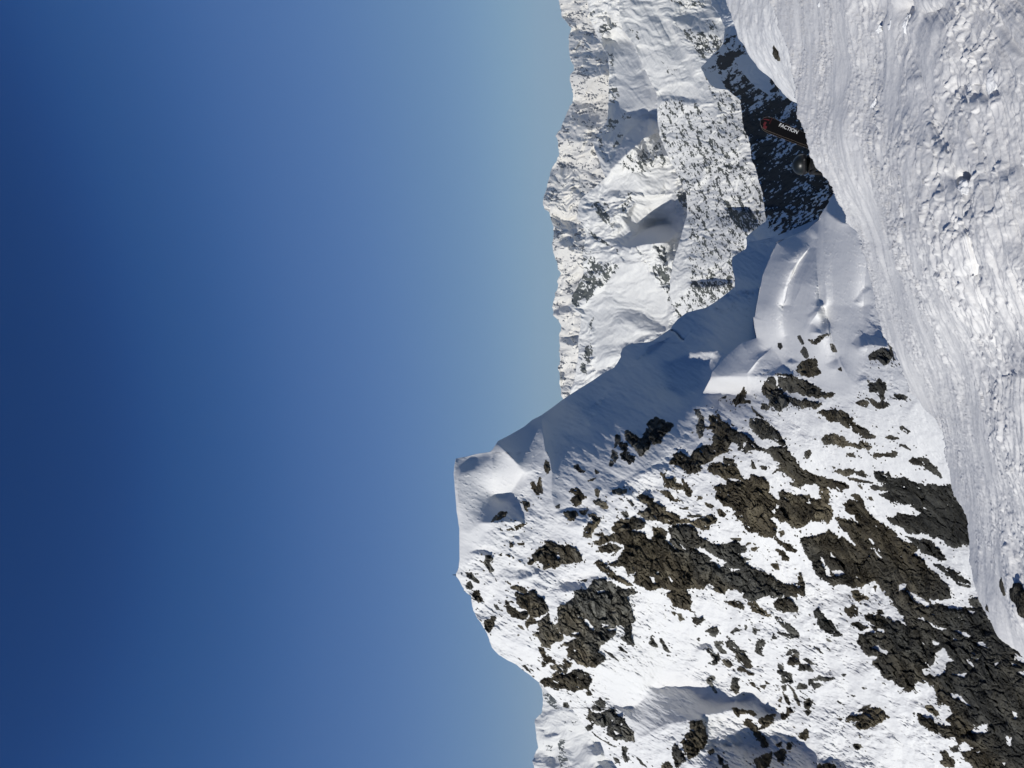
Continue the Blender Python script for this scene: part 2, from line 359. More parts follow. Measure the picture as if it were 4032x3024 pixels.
# ------------------------------------------------------------------ rock outlines of the near mountain
ROCKS = """C 410 180 470 140 530 125 600 150 660 190 685 230 600 330 530 390 450 430 400 480 360 530 325 535 270 470 220 410 170 340 170 300 200 260 250 290 330 350 370 330 380 290 410 270 440 230
C 60 315 105 315 115 380 50 450 75 380
C 30 480 90 500 90 560 60 600 25 550
C 110 400 170 400 190 510 270 550 255 600 205 625 150 580 115 530 150 500 110 450
C 10 590 45 620 25 655 0 640
C 25 920 70 895 180 910 180 945 120 960 40 945
C 930 30 980 50 1020 140 1030 240 1010 330 990 345 960 320 950 220 970 140 940 60
C 1090 60 1110 100 1190 100 1230 170 1330 240 1480 320 1600 430 1700 480 1760 440 1900 450 1960 510 2020 600 2100 680 2212 750 2290 790 2212 850 2100 850 1990 790 1940 720 1850 700 1760 740 1830 690 1860 630 1790 590 1760 530 1640 510 1580 480 1500 510 1410 470 1420 400 1340 390 1290 480 1240 510 1150 560 1060 620 980 650 1000 690 910 720 910 740 820 700 750 640 650 620 700 550 760 500 820 530 860 550 900 510 960 450 1080 415 1130 440 1100 380 1130 300 1110 250 1040 240 1040 215 1100 210 1110 170
C 1535 150 1640 130 1700 150 1830 280 1900 390 1930 440 1860 430 1760 350 1690 340 1620 320 1570 270 1535 200
C 1545 0 1600 70 1680 130 1640 120 1570 60
C 1050 690 1130 610 1260 640 1340 620 1400 640 1420 740 1460 790 1530 780 1540 745 1640 770 1700 800 1730 870 1730 940 1800 1000 1830 1010 1820 1130 1760 1200 1720 1180 1780 1240 1835 1320 1810 1380 1780 1430 1680 1410 1560 1370 1470 1320 1450 1260 1360 1210 1360 1120 1260 1080 1150 990 1160 930 1135 870 1270 860 1280 800 1190 740
C 1840 940 1880 930 1990 945 2150 970 2250 1000 2290 1100 2270 1230 2150 1280 2050 1330 2000 1320 1950 1270 1860 1250 1790 1190 1840 1110
C 1240 540 1270 570 1360 580 1340 620 1260 640
C 1800 1400 1840 1460 1940 1500 2030 1570 2020 1590 1930 1560 1800 1450
C 550 740 590 730 610 780 700 790 730 840 790 850 780 800 830 800 860 880 920 920 890 960 880 980 840 975 830 920 760 900 680 890 600 880 610 830
C 550 930 620 920 680 960 700 1010 770 1025 740 1040 650 1010 600 970
C 300 975 360 970 460 1010 480 1050 560 1080 610 1100 630 1140 700 1180 750 1220 840 1220 900 1240 1000 1220 1050 1190 1130 1200 1170 1240 1090 1290 1080 1330 1010 1350 940 1290 880 1270 740 1270 680 1290 600 1260 520 1240 440 1250 380 1220 320 1160 390 1110 400 1070 350 1050
C 60 1270 130 1220 200 1230 290 1200 380 1270 380 1310 300 1340 200 1350 100 1400 30 1340
C 470 1330 550 1320 610 1360 610 1430 560 1450 480 1420
C 850 1190 990 1185 1000 1200 880 1205
C 1170 1130 1200 1120 1260 1170 1240 1210 1190 1180
C 1040 1050 1100 1060 1130 1090 1110 1110 1060 1090
C 1380 1440 1430 1440 1420 1465 1360 1460
C 1960 830 2120 830 2130 860 2000 870
C 1850 1360 1890 1355 1910 1390 1870 1420
C 2130 490 2180 480 2190 510 2150 570 2130 530
C 190 1020 230 1030 270 1070 250 1080
C 120 1150 170 1150 210 1200 180 1210
C 940 985 1010 990 1000 1015 950 1005
C 800 1110 850 1100 850 1125 800 1120
C 1545 590 1570 620 1590 680 1550 670
C 1650 650 1710 660 1700 690 1660 685
G 370 160 400 110 480 45 540 50 520 90 470 110 410 130
G 545 235 620 220 700 175 745 180 690 215 640 240
G 310 520 370 520 390 560 350 590 370 640 400 670 390 690 350 700 320 630 290 590 320 560
G 1170 40 1290 45 1310 65 1280 100 1270 135 1200 130 1180 90
G 1340 40 1430 15 1390 80 1350 60
G 1420 70 1490 60 1540 90 1555 140 1500 240 1470 280 1430 340 1380 310 1390 230 1420 180 1480 150 1480 110
G 100 705 150 705 180 745 230 800 240 830 180 790 110 740
G 110 820 145 800 170 850 150 885 100 870
G 160 960 190 905 240 910 250 960 290 1020 240 1025 200 1000
G 300 1240 330 1220 390 1240 395 1280 350 1350 310 1320
G 370 1190 400 1175 425 1190 400 1235 375 1220
G 750 590 830 520 880 450 980 410 950 370 1000 360 1100 400 1200 420 1290 440 1330 490 1355 560 1320 600 1180 600 1090 620 1070 655 930 655 970 630 920 590 850 570 840 600
G 580 870 640 840 720 870 765 900 740 920 650 900
G 640 940 680 930 760 930 800 900 850 900 880 950 940 1010 1010 1110 960 1150 870 1190 800 1200 760 1130 730 1100 650 1030 640 1000
G 520 1070 590 1080 680 1130 740 1130 780 1170 720 1220 640 1200 560 1150
G 740 1270 780 1200 850 1210 860 1250 800 1270 760 1300
G 870 1230 950 1200 990 1150 1010 1240 1060 1300 1150 1390 1120 1450 1030 1480 980 1520 920 1480 880 1410 820 1370 880 1340
G 1480 800 1560 760 1640 800 1740 860 1830 890 1930 900 1960 930 1840 960 1870 1040 1900 1130 1945 1230 1880 1270 1740 1290 1700 1320 1740 1350 1700 1400 1590 1480 1510 1530 1560 1580 1590 1659 1500 1730 1380 1720 1230 1659 1200 1600 1260 1510 1170 1500 1110 1535 1180 1460 1300 1440 1250 1400 1130 1350 1060 1290 1110 1230 1080 1170 1090 1110 1190 1030 1290 1000 1290 900 1400 890 1470 840
G 1830 1290 1890 1280 1900 1330 1890 1400 1920 1500 1860 1480 1790 1420 1830 1370
G 1380 790 1410 780 1400 800 1350 795
G 530 1010 560 1020 570 1060 530 1050
G 1490 600 1560 570 1600 610 1680 680 1760 750 1840 800 1930 850 1870 850 1740 800 1640 740 1560 670
G 400 1050 430 1060 460 1110 430 1100
G 660 1275 700 1290 720 1320 680 1300
G 580 380 605 385 605 420 575 425
G 665 390 730 380 725 400 670 400
G 530 510 590 510 570 535
G 1500 270 1560 275 1600 300 1700 290 1730 330 1700 370 1600 390 1520 405 1460 370 1540 350 1560 310 1510 300
G 1530 440 1600 410 1700 400 1780 440 1740 480 1640 480 1570 480
G 890 1520 930 1560 950 1620 1000 1659 950 1659 930 1590
N 2418 2100 2472 2088 2508 2095 2537 2106 2574 2114 2621 2117 2631 2081 2653 2067 2718 2067 2733 2077 2751 2106 2798 2139 2826 2147 2891 2133 2934 2154 2930 2172 2894 2183 2959 2205 2923 2219 2970 2237 3003 2252 3064 2288 3144 2313 3169 2317 3169 2339 3115 2350 3014 2350 2956 2369 2927 2350 2905 2324 2865 2324 2858 2342 2833 2335 2789 2303 2768 2317 2717 2321 2660 2324 2601 2317 2540 2318 2523 2307 2494 2289 2498 2246 2469 2257 2462 2239 2393 2221 2422 2206 2455 2181 2451 2145 2415 2128
I 350 650 400 620 560 620 600 680 620 760 610 830 660 860 540 820 440 800 390 740 345 690
I 980 740 1080 740 1160 750 1195 810 1170 830 1060 800
I 1230 760 1320 750 1360 810 1430 860 1480 915 1380 890 1290 850
I 1490 760 1550 710 1650 700 1720 750 1775 810 1760 860 1600 860 1530 800
N 3202 2407 3222 2397 3245 2425 3278 2454 3297 2478 3318 2500 3300 2511 3279 2500 3235 2478 3221 2464 3216 2440
I 1525 905 1580 930 1650 980 1740 1040 1800 1085 1780 1140 1700 1130 1670 1060 1600 1010 1550 960
I 1540 1070 1640 1090 1700 1130 1690 1145 1580 1100
I 620 920 740 925 740 950 680 1000 640 980
I 780 1060 830 1020 890 1030 905 1070 880 1120 830 1110
I 870 1180 950 1180 920 1210 1000 1310 930 1290 880 1240
I 980 1090 1030 1140 1090 1190 1150 1260 1220 1350 1280 1450 1250 1475 1160 1430 1100 1370 1090 1310 1020 1260 975 1190 1040 1160
I 760 1260 830 1270 870 1320 910 1310 925 1360 880 1430 810 1420 870 1380 820 1320
I 945 1380 1010 1370 1070 1440 1030 1460 970 1420
I 1320 1180 1360 1145 1405 1170 1400 1240 1380 1290 1395 1340 1310 1290 1330 1240
I 1660 1420 1700 1340 1770 1300 1800 1420 1720 1430
I 1650 1330 1670 1280 1700 1265 1700 1310
I 1720 1260 1760 1270 1750 1300 1720 1300
I 1560 1430 1600 1430 1615 1470 1590 1490 1560 1465
I 1800 1440 1900 1430 1935 1500 1790 1490
I 1550 1500 1640 1500 1700 1540 1720 1600 1690 1630 1610 1620 1590 1560
I 1840 1370 1870 1360 1960 1430 1890 1410
I 160 1210 175 1130 200 1150 240 1240 200 1230
I 270 1150 300 1160 370 1290 330 1280 290 1210
I 1130 1450 1190 1460 1200 1490 1300 1530 1280 1550 1190 1510 1120 1490
I 1040 1080 1100 1035 1160 1050 1100 1070
I 1290 1030 1360 1055 1320 1060 1310 1100 1290 1080
I 1200 1000 1220 1010 1205 1050
I 1500 1150 1510 1090 1545 1150
I 470 870 500 870 530 940 490 950
I 400 855 440 860 430 890
I 680 1150 705 1140 700 1170
I 1770 460 1800 430 1850 570 1850 580 1790 560 1750 550 1790 540
I 1480 340 1550 330 1565 390 1520 385
I 1540 180 1620 200 1690 270 1680 300 1610 290 1600 250
I 1530 60 1580 90 1650 120 1755 190 1740 210 1650 170 1560 110
I 1265 160 1330 155 1310 190 1270 190
I 1050 60 1150 55 1150 80 1080 85
I 1230 100 1260 105 1210 130
J 230 700 270 660 320 670 280 720 290 770 340 830 320 840 260 750
J 500 770 510 680 570 690 560 740 580 780 560 820 540 850 505 810
J 505 1020 540 1010 600 1030 730 1040 760 1070 740 1100 700 1060 600 1060 570 1100 540 1070
J 620 1180 670 1120 720 1140 790 1250 850 1330 890 1400 880 1445 840 1440 830 1390 760 1310 700 1240
J 800 1240 830 1190 800 1160 820 1100 900 1100 970 1075 960 1140 880 1210
J 1230 1320 1260 1270 1320 1240 1340 1270 1330 1320 1290 1355
J 740 1600 760 1550 900 1500 940 1490 940 1590 900 1640 860 1680 780 1680
J 960 1500 1000 1480 1060 1450 1090 1480 1060 1590 1010 1580 990 1540
J 980 1410 1045 1375 1030 1420 1000 1430
J 1110 1390 1155 1380 1140 1460 1105 1450
J 350 1510 400 1560 410 1620 360 1610 360 1550
J 395 1640 450 1620 490 1680 400 1680
J 240 1480 300 1455 310 1480 270 1510
H 1890 1380 1950 1300 2000 1240 1990 1140 2050 1150 2110 1140 2140 1200 2170 1330 2170 1390 2080 1470 1970 1560 1930 1480 1900 1440
J 1745 1160 1790 1080 1870 1090 2000 1020 2100 1000 2140 1040 2170 1090 2212 1110 2150 1140 2080 1190 1940 1250 1850 1220 1850 1180 1940 1130 1800 1160
J 1880 1050 1940 990 2005 970 1990 1000 1920 1040
J 1820 1400 1900 1405 1910 1430 1870 1460 1840 1440
J 1440 1640 1530 1610 1620 1630 1660 1700 1450 1700
J 1210 780 1240 740 1310 760 1310 790 1240 805
J 1370 740 1450 735 1465 770 1400 800
J 1340 750 1350 700 1390 690 1380 730
J 1400 700 1450 650 1520 680 1590 680 1610 700 1450 715
J 1045 770 1085 755 1090 810 1070 820
J 1110 750 1150 780 1180 810 1150 800
J 1060 840 1100 880 1140 960 1120 970 1080 900
J 1160 810 1190 840 1245 970 1235 985 1190 900
J 1300 940 1360 935 1365 980 1330 1020 1300 1000
J 1280 1035 1365 1035 1330 1085
J 1040 1070 1130 1080 1090 1120 1050 1135
J 1095 1000 1140 1000 1170 1050 1100 1070 1110 1030
J 1010 930 1040 900 1030 940
J 700 730 740 730 760 780 740 770
J 810 770 870 760 850 790
J 870 715 910 740 880 745
J 775 785 800 790 815 825
J 1245 880 1300 920 1350 900 1405 960 1330 930
J 1700 640 1745 640 1720 660
J 1925 785 1965 790 1940 800
J 1800 865 1840 875 1820 880
J 1655 935 1690 950 1670 950
J 1650 1120 1700 1125 1680 1140
J 1395 335 1450 360 1490 410 1470 400
J 1535 250 1560 260 1580 280 1540 275
H 640 380 700 330 850 300 960 330 1000 410 960 440 1000 470 900 560 850 540 740 510 700 480 650 450 680 400
H 450 560 520 530 600 530 620 480 700 520 680 560 640 600 620 620 550 640 490 680 480 660 530 620 520 590
H 370 730 410 690 480 700 560 640 640 640 700 600 800 610 880 640 920 710 870 800 800 790 730 800 700 840 650 820 560 800 470 790 400 770
H 330 340 380 350 400 400 410 450 440 470 500 480 510 520 440 510 400 540 370 550 390 480 370 420
H 930 990 960 930 1000 900 1060 960 1060 1000 1000 1030 920 1025
H 840 1000 900 1060 960 1075 1080 1020 1120 1020 1200 1100 1280 1170 1360 1240 1375 1370 1260 1370 1190 1360 1100 1310 1080 1200 1040 1200 960 1190 870 1140 880 1080
H 840 1220 930 1170 920 1230 860 1260
H 160 550 190 540 245 620 220 600
H 855 840 880 805 910 860 870 865
H 610 950 640 950 660 990 615 1005
H 1250 1420 1290 1450 1280 1500 1310 1560 1280 1590 1250 1520
H 1150 1540 1200 1560 1220 1600 1180 1600
H 1410 1550 1450 1580 1510 1650 1450 1610
H 1790 1450 1810 1410 1850 1440 1920 1540 1930 1600 1830 1640 1810 1560
H 1680 1630 1740 1590 1790 1640 1780 1690 1690 1690
H 920 1270 1000 1340 1180 1430 1100 1400 960 1310
H 1200 340 1240 350 1290 400 1230 380
H 1050 380 1120 420 1200 490 1130 450
D 375 720 390 660 430 620 500 590 580 570 605 610 610 700 640 750 570 790 480 775 380 740
D 170 740 240 745 330 770 420 810 510 840 560 870 620 900 650 940 740 960 790 970 740 1025 640 1010 560 1000 480 980 380 960 300 970 250 930 200 880 170 820 190 780
D 0 890 40 850 60 800 120 800 160 850 200 910 260 990 340 1020 430 1030 560 1040 660 1080 600 1130 470 1130 380 1100 300 1080 230 1130 190 1170 130 1120 80 1060 0 960
D 620 1180 640 1150 740 1140 850 1150 940 1180 980 1240 1020 1310 1100 1350 1180 1390 1250 1440 1150 1460 1060 1420 960 1350 900 1320 820 1280 740 1260 660 1220
D 650 1470 680 1430 750 1400 860 1430 960 1490 1060 1520 1060 1470 1120 1500 1200 1550 1180 1580 1060 1560 960 1540 850 1550 780 1510 660 1530
D 1150 560 1200 510 1300 480 1350 470 1400 520 1420 570 1380 600 1370 650 1320 660 1260 610 1180 600
D 1150 850 1230 850 1275 810 1340 850 1370 910 1330 960 1330 1030 1290 1020 1270 950 1220 940 1170 950
D 1440 970 1500 970 1580 1000 1560 1040 1480 1035 1440 1030
D 1030 1070 1100 1030 1170 1070 1140 1105 1060 1095
D 1140 1010 1200 1030 1240 1070 1300 1070 1320 1040 1385 1080 1370 1110 1290 1120 1210 1100
D 510 370 570 400 620 340 740 325 680 350 640 400 590 430 540 420
D 385 345 415 340 460 420 440 430
D 430 520 450 460 500 510 505 560 480 580
D 180 420 210 420 220 470 200 485 185 460
D 745 430 790 450 810 510 770 510
D 1500 1330 1530 1320 1610 1385 1570 1390
D 1350 1445 1410 1420 1440 1430 1490 1460 1420 1470
D 1500 1520 1560 1530 1615 1580
D 920 1620 980 1620 1020 1659 960 1650
D 1210 1650 1240 1620 1400 1620 1410 1590 1480 1620 1450 1659
D 470 1600 520 1590 525 1620 490 1640
D 1370 370 1420 410 1410 480 1440 620 1400 520
D 830 700 860 680 865 720
D 0 1080 50 1090 90 1110 60 1145 0 1130
E -20 180 150 230 280 250 380 290 370 320 300 355 200 330 150 310 60 300 -20 280
E 60 320 150 310 170 400 190 560 210 600 170 700 60 660 -10 660 -20 430 100 440 70 380
E 440 370 520 450 560 550 650 650 760 720 880 780 860 820 960 890 1040 900 1090 960 1040 1030 1160 1080 1200 1160 1290 1230 1380 1310 1420 1350 1440 1470 1380 1500 1250 1480 1200 1470 1240 1530 1330 1540 1500 1570 1600 1600 1680 1659 1700 1690 960 1690 880 1590 850 1520 760 1440 700 1340 650 1290 540 1330 430 1365 300 1340 180 1340 90 1280 20 1200 0 1130 -40 1050 -80 980 -130 870 -90 830 0 830 60 790 170 770 260 820 340 880 430 930 440 900 340 780 240 640 280 620 400 660 490 690 420 620 330 550 320 500 370 460 460 460 400 400
E 660 160 810 160 820 210 960 220 1050 260 1130 290 1250 290 1440 290 1500 380 1520 420 1590 560 1650 640 1700 760 1700 920 1570 930 1450 945 1380 890 1310 850 1230 830 1220 790 1130 800 1000 790 900 730 830 690 760 620 860 620 880 590 960 590 1100 620 1120 580 1060 510 940 500 820 460 740 420 700 380 760 370 800 360 700 300 760 290 680 220
E 1020 40 1060 5 1190 10 1260 80 1340 170 1360 205 1280 180 1190 120 1130 80 1050 70
E 600 310 650 295 760 330 720 350 640 340
E 460 270 500 290 510 330 480 300
E 370 215 500 240 640 270 500 265 380 235
E 230 140 440 130 420 180 330 190 250 160
E 450 145 530 150 560 210 460 180
E 590 420 620 420 610 450 590 440
E 980 830 1100 860 1240 870 1310 960 1400 1060 1410 1085 1330 1085 1260 1040 1160 1010 1090 950 1040 890
E 1250 1105 1380 1140 1550 1210 1490 1210 1650 1310 1660 1330 1540 1320 1480 1300 1440 1250 1330 1180
E 1500 1320 1650 1350 1630 1365 1520 1335
E 1640 1480 1720 1465 1770 1560 1760 1580 1690 1570 1640 1520
E 1690 1580 1770 1590 1820 1659 1720 1659
E 410 1400 470 1400 520 1450 600 1470 540 1490 490 1520 440 1480
E 645 1350 665 1350 655 1400
E 330 1600 420 1550 460 1570 470 1659 400 1680
E 680 1610 720 1600 740 1640 690 1640
K 450 60 560 60 640 60 760 140 800 110 870 150 920 180 900 150 860 80 800 20 800 -20 1700 -20 1750 60 1830 200 1950 340 2060 440 2240 520 2240 1780 1720 1780 1620 1680 1510 1580 1480 1500 1440 1400 1420 1340 1300 1340 1250 1300 1130 1290 1100 1240 1040 1160 1020 1090 1080 1110 1200 1180 1380 1240 1380 1210 1310 1150 1380 1080 1360 1010 1220 990 1230 950 1200 890 1190 830 1190 790 1020 750 980 800 980 850 890 870 860 820 750 760 680 720 630 640 560 580 560 545 620 510 480 480 420 410 380 340 380 260 440 250 560 240 700 250 610 190 530 150 480 110
K 310 145 400 140 500 190 420 220 360 190
K 520 170 590 190 580 225 550 210
K 1100 1010 1160 1005 1240 1100 1200 1110 1120 1060
K 1240 1480 1290 1490 1390 1570 1400 1640 1300 1640 1250 1590 1290 1560
K 1350 1450 1430 1430 1450 1480 1380 1480
A 1240 870 1280 910 1280 970 1255 1010 1230 960 1225 920
A 1080 1110 1110 1100 1165 1230 1140 1240 1100 1180
A 1145 1170 1180 1050 1200 1150 1205 1220 1180 1210
A 1545 925 1590 920 1620 960 1665 980 1660 1000 1610 990
A 1500 1200 1590 1175 1640 1210 1690 1260 1640 1290 1630 1340 1550 1380 1500 1290 1570 1250
A 1000 1320 1060 1320 1065 1360 1030 1380 1045 1420 1010 1400
A 1350 1370 1390 1350 1385 1385 1360 1390
A 1770 1185 1800 1180 1830 1200 1810 1260 1790 1240
A 1755 1310 1810 1290 1890 1320 1910 1380 1880 1400 1820 1350 1770 1340
A 1700 1090 1780 1060 1750 1085
A 1780 970 1820 1000 1790 1010
A 2060 1430 2130 1440 2140 1480 2080 1450
B 1480 1450 1480 1560 1440 1620 1370 1650 1340 1590 1400 1550 1430 1500
B 1450 1600 1530 1600 1530 1625 1450 1620
B 1225 1560 1265 1550 1260 1585"""
HOLES = """G 1370 1200 1440 1230 1510 1340 1480 1340 1400 1270
G 1500 880 1540 900 1620 890 1610 910 1530 930
G 1570 1260 1650 1270 1650 1295 1580 1300
G 1230 1360 1330 1340 1340 1370 1250 1380
G 1630 1320 1740 1300 1740 1320 1660 1345
G 1070 510 1110 510 1125 550 1090 560
I 620 160 700 150 800 190 1000 320 980 370 920 390 860 320 790 300 830 280 700 210
I 340 0 330 80 430 170 470 180 380 90 400 40 370 0
I 480 95 560 170 550 190 490 130
I 155 470 215 480 235 550 190 540
I 1010 380 1170 390 1060 430
I 100 -20 190 -20 180 70 130 60
I 335 430 420 520 400 540
H 480 700 540 720 580 745 560 750 500 720
H 1980 1240 2040 1230 2030 1270
C 1270 780 1400 790 1450 820 1330 815
C 1150 130 1180 140 1160 170
C 1290 630 1310 625 1300 660
C 1460 390 1490 390 1490 430 1450 460
H 1110 1130 1150 1140 1140 1165
H 1140 1250 1220 1280 1180 1310
H 940 1180 1000 1220 1090 1190 1080 1260 980 1250
E 580 850 620 850 650 910 620 910
E 590 940 640 940 740 1070 690 1050 640 980
E 640 710 670 710 680 745
E 180 985 250 1070 190 1050
E 85 1040 120 1040 130 1110 180 1160 200 1250 150 1240 90 1130
E 190 1190 290 1180 360 1215 240 1250
E 760 1265 810 1310 770 1290
E 900 1330 960 1310 990 1350 960 1390 900 1400
E 970 1390 1050 1420 1200 1510 1240 1560 1180 1570 1040 1500
E 1350 1560 1420 1500 1540 1510 1560 1590 1440 1590
K 520 390 600 360 620 400 710 440 690 485 620 440
K 1150 310 1240 350 1250 380 1170 370
K 980 95 1060 75 1150 140 1220 180 1340 200 1260 220 1180 190 1100 120
K 1400 215 1520 235 1570 280 1550 300 1440 250
K 1605 335 1700 340 1765 415 1640 370
K 1190 450 1280 400 1350 470 1400 550 1320 560 1300 660 1250 710 1060 680 1050 620 1140 590 1200 540
K 1510 515 1560 520 1600 580 1620 620 1540 560
K 1340 670 1450 670 1560 650 1500 710 1430 700
K 1610 530 1670 490 1640 540
K 1800 570 1880 535 1830 600
K 1990 545 2060 590 2000 590
K 2040 660 2140 640 2140 700
K 2010 470 2140 500 2140 570 2040 520
K 1335 865 1440 880 1560 990 1580 1020 1430 940 1380 930
K 1990 1060 2030 1060 2060 1130 2020 1130
K 1550 1280 1620 1220 1750 1190 1750 1290 1660 1310
K 1930 1320 2000 1330 1990 1420 1940 1430
K 1450 1420 1500 1380 1600 1460 1540 1500 1470 1480
K 1610 1490 1680 1480 1650 1510
K 1890 1600 1940 1600 1920 1640
K 1520 0 1620 20 1600 50 1550 30"""
ROCKS = [V(l) for l in ROCKS.split('\n')]
HOLES = [V(l) for l in HOLES.split('\n')]
# ------------------------------------------------------------------ outlines shared by the sheets
FG_EDGE = [(-1500, 2760), (-200, 2990), (0, 3025), (70, 3051), (154, 3084), (233, 3112), (303, 3126), (397, 3140), (448, 3145), (504, 3163), (565, 3180),
           (602, 3187), (653, 3210), (705, 3252), (733, 3278), (774, 3292), (831, 3321), (875, 3335), (907, 3371), (944, 3393), (991, 3404),
           (1056, 3418), (1106, 3429), (1164, 3437), (1218, 3441), (1261, 3456), (1323, 3474), (1402, 3517), (1460, 3543), (1544, 3579),
           (1616, 3651), (1670, 3691), (1717, 3709), (1800, 3721), (1883, 3738), (1950, 3757), (1996, 3787), (2056, 3809), (2138, 3815),
           (2214, 3820), (2300, 3839), (2357, 3854), (2400, 3874), (2423, 3894), (2475, 3920), (2517, 3954), (2565, 4007), (2588, 4032),
           (2680, 4110), (3200, 4500)]
M_TOP = [(640, 3390), (700, 3335), (745, 3292), (800, 3262), (860, 3222), (900, 3130), (935, 3040), (955, 2942), (980, 2936), (995, 2912),
         (1012, 2884), (1040, 2881), (1070, 2887), (1100, 2893), (1130, 2893), (1145, 2874), (1166, 2848), (1192, 2812), (1213, 2776),
         (1219, 2747), (1231, 2704), (1257, 2668), (1278, 2650), (1293, 2642), (1311, 2617), (1325, 2595), (1340, 2572), (1347, 2552),
         (1351, 2501), (1358, 2472), (1372, 2451), (1394, 2443), (1405, 2445), (1427, 2432), (1448, 2418), (1456, 2400), (1469, 2375),
         (1498, 2334), (1514, 2308), (1532, 2279), (1572, 2217), (1608, 2170), (1636, 2130), (1652, 2098), (1681, 2062), (1713, 2007),
         (1737, 1960), (1771, 1939), (1780, 1928), (1787, 1877), (1798, 1837), (1804, 1801), (1806, 1794), (1836, 1789), (1865, 1787),
         (1934, 1792), (2014, 1798), (2079, 1808), (2200, 1809), (2222, 1807), (2235, 1806), (2247, 1802), (2257, 1796), (2269, 1796),
         (2275, 1801), (2287, 1809), (2308, 1819), (2319, 1827), (2325, 1825), (2347, 1854), (2383, 1860), (2423, 1872), (2474, 1905),
         (2506, 1923), (2550, 1937), (2579, 1963), (2599, 1997), (2616, 2033), (2648, 2072), (2674, 2105), (2692, 2130), (2710, 2145),
         (2739, 2174), (2771, 2203), (2786, 2221), (2790, 2250), (2829, 2279), (2876, 2311), (2891, 2326), (2920, 2362), (2959, 2376),
         (2981, 2383), (2996, 2409), (3024, 2430), (3080, 2470), (3140, 2500)]

def lay(top, bottom, iy0, iy1, step, rowstep):
    nc = int((iy1-iy0)/step)+1
    iy = np.linspace(iy0, iy1, nc)
    t = profile(top, iy); b = profile(bottom, iy)
    nr = int(np.max(b-t)/rowstep)+1
    s = np.linspace(0, 1, nr)[:, None]
    k = max(3, int(150/step)); pad = np.pad(t, k, mode='edge')
    sm = np.convolve(pad, np.ones(2*k+1)/(2*k+1), 'valid')          # smooth rim, the sharp rim only shapes the first rows
    p = np.clip((b-sm)/(2.2*np.abs(t-sm)+1e-6), 1, 9)
    return sm[None]+s*(b-sm)[None]+(t-sm)[None]*(1-s)**p[None], np.repeat(iy[None], nr, 0)

def back_rows(IX, IY, Q, n=12, drop=14, deepen=.035):
    """continue a ridge down its far side"""
    k = np.arange(n, 0, -1)[:, None]
    return (np.concatenate([IX[:1]+drop*k, IX], 0), np.concatenate([np.repeat(IY[:1], n, 0), IY], 0),
            np.concatenate([Q[:1]+deepen*k+.003*k*k, Q], 0))

# ------------------------------------------------------------------ the near mountain
mat_snow_near = snow_mat('snow near mountain', 1.3, bumpd=.3)
mat_rock_grey = rock_mat('rock grey', 2.2, 0.0)
mat_rock_brown = rock_mat('rock brown', 2.2, .45, 1.05)
mat_rock_dark = rock_mat('rock dark', 1.8, -.5, .55)

MATS = {'rock grey': [mat_rock_grey, rock_mat('rock pale grey', 2.0, .05, 1.45), rock_mat('rock mid grey', 2.4, .12, .8)],
        'rock brown': [mat_rock_brown, rock_mat('rock tan', 2.2, .55, 1.4), rock_mat('rock grey brown', 2.0, .2, .95)],
        'rock dark': [mat_rock_dark, rock_mat('rock black grey', 1.9, -.1, .75)]}
M_CTRL = [(1800, 2260, 350), (1795, 1900, 350), (1800, 2080, 350), (1930, 1780, 335), (2130, 1640, 325), (1900, 2450, 345), (2000, 2600, 335),
          (2130, 2690, 325), (2300, 2850, 320), (2430, 3020, 325), (2500, 3100, 320), (2220, 1572, 340), (2440, 1380, 335), (2640, 1260, 315),
          (2880, 1090, 280), (2942, 960, 262), (3100, 900, 225), (3290, 745, 170), (3390, 640, 150), (2150, 1900, 290), (2200, 2200, 275), (2350, 1950, 240),
          (2500, 1700, 225), (2550, 1500, 258), (2750, 1250, 262), (2700, 1480, 228), (2450, 2250, 230), (2400, 2600, 265), (2600, 2450, 228), (2700, 2000, 190), (2700, 1700, 188),
          (2800, 1580, 175), (2850, 2300, 188), (2800, 2600, 215), (2700, 2850, 240), (2700, 3100, 255), (3000, 2900, 212), (3000, 2500, 182),
          (3000, 2100, 158), (2950, 1800, 145), (3000, 1500, 165), (3000, 1200, 238), (3100, 1000, 215), (3250, 850, 175), (3400, 950, 140), (3300, 1150, 170),
          (3300, 1450, 120), (3500, 1500, 90), (3250, 1650, 104), (3200, 1900, 122), (3300, 2200, 140), (3300, 2600, 158),
          (3300, 3000, 178), (3600, 1700, 72), (3650, 2000, 88), (3600, 2400, 115), (3650, 2800, 132), (3700, 3100, 145), (3900, 2400, 88),
          (3900, 2750, 100), (4030, 3050, 108), (4032, 2600, 82), (4180, 2800, 80), (3750, 1750, 60), (3550, 1300, 66)]

LOBE = V('N 3300 740 3262 772 3240 815 3222 868 3180 903 3130 925 3085 942 3060 955 3030 1020 3005 1080 2990 1150 2980 1200 2972 1245 2966 1250 2970 1290 2978 1330 2920 1350 2870 1390 2835 1428 2806 1462 2797 1490 2740 1600 2640 1850 2640 2400 4400 2400 4400 600 3500 600')
LOBE_CTRL = [(3000, 1200, 128), (2975, 1300, 131), (3085, 950, 124), (3222, 870, 101), (3290, 745, 92), (3300, 1000, 87), (3350, 900, 82), (3150, 1100, 106), (3420, 1250, 74), (3300, 1400, 90),
             (3100, 1400, 114), (2820, 1460, 158), (2900, 1400, 147), (2950, 1520, 139), (3450, 1500, 72), (3250, 1650, 99), (3600, 1650, 64), (3100, 1650, 118), (2850, 1700, 152), (3500, 1100, 66),
             (3300, 2000, 122), (2900, 2100, 168), (3700, 2000, 78), (3600, 900, 58)]
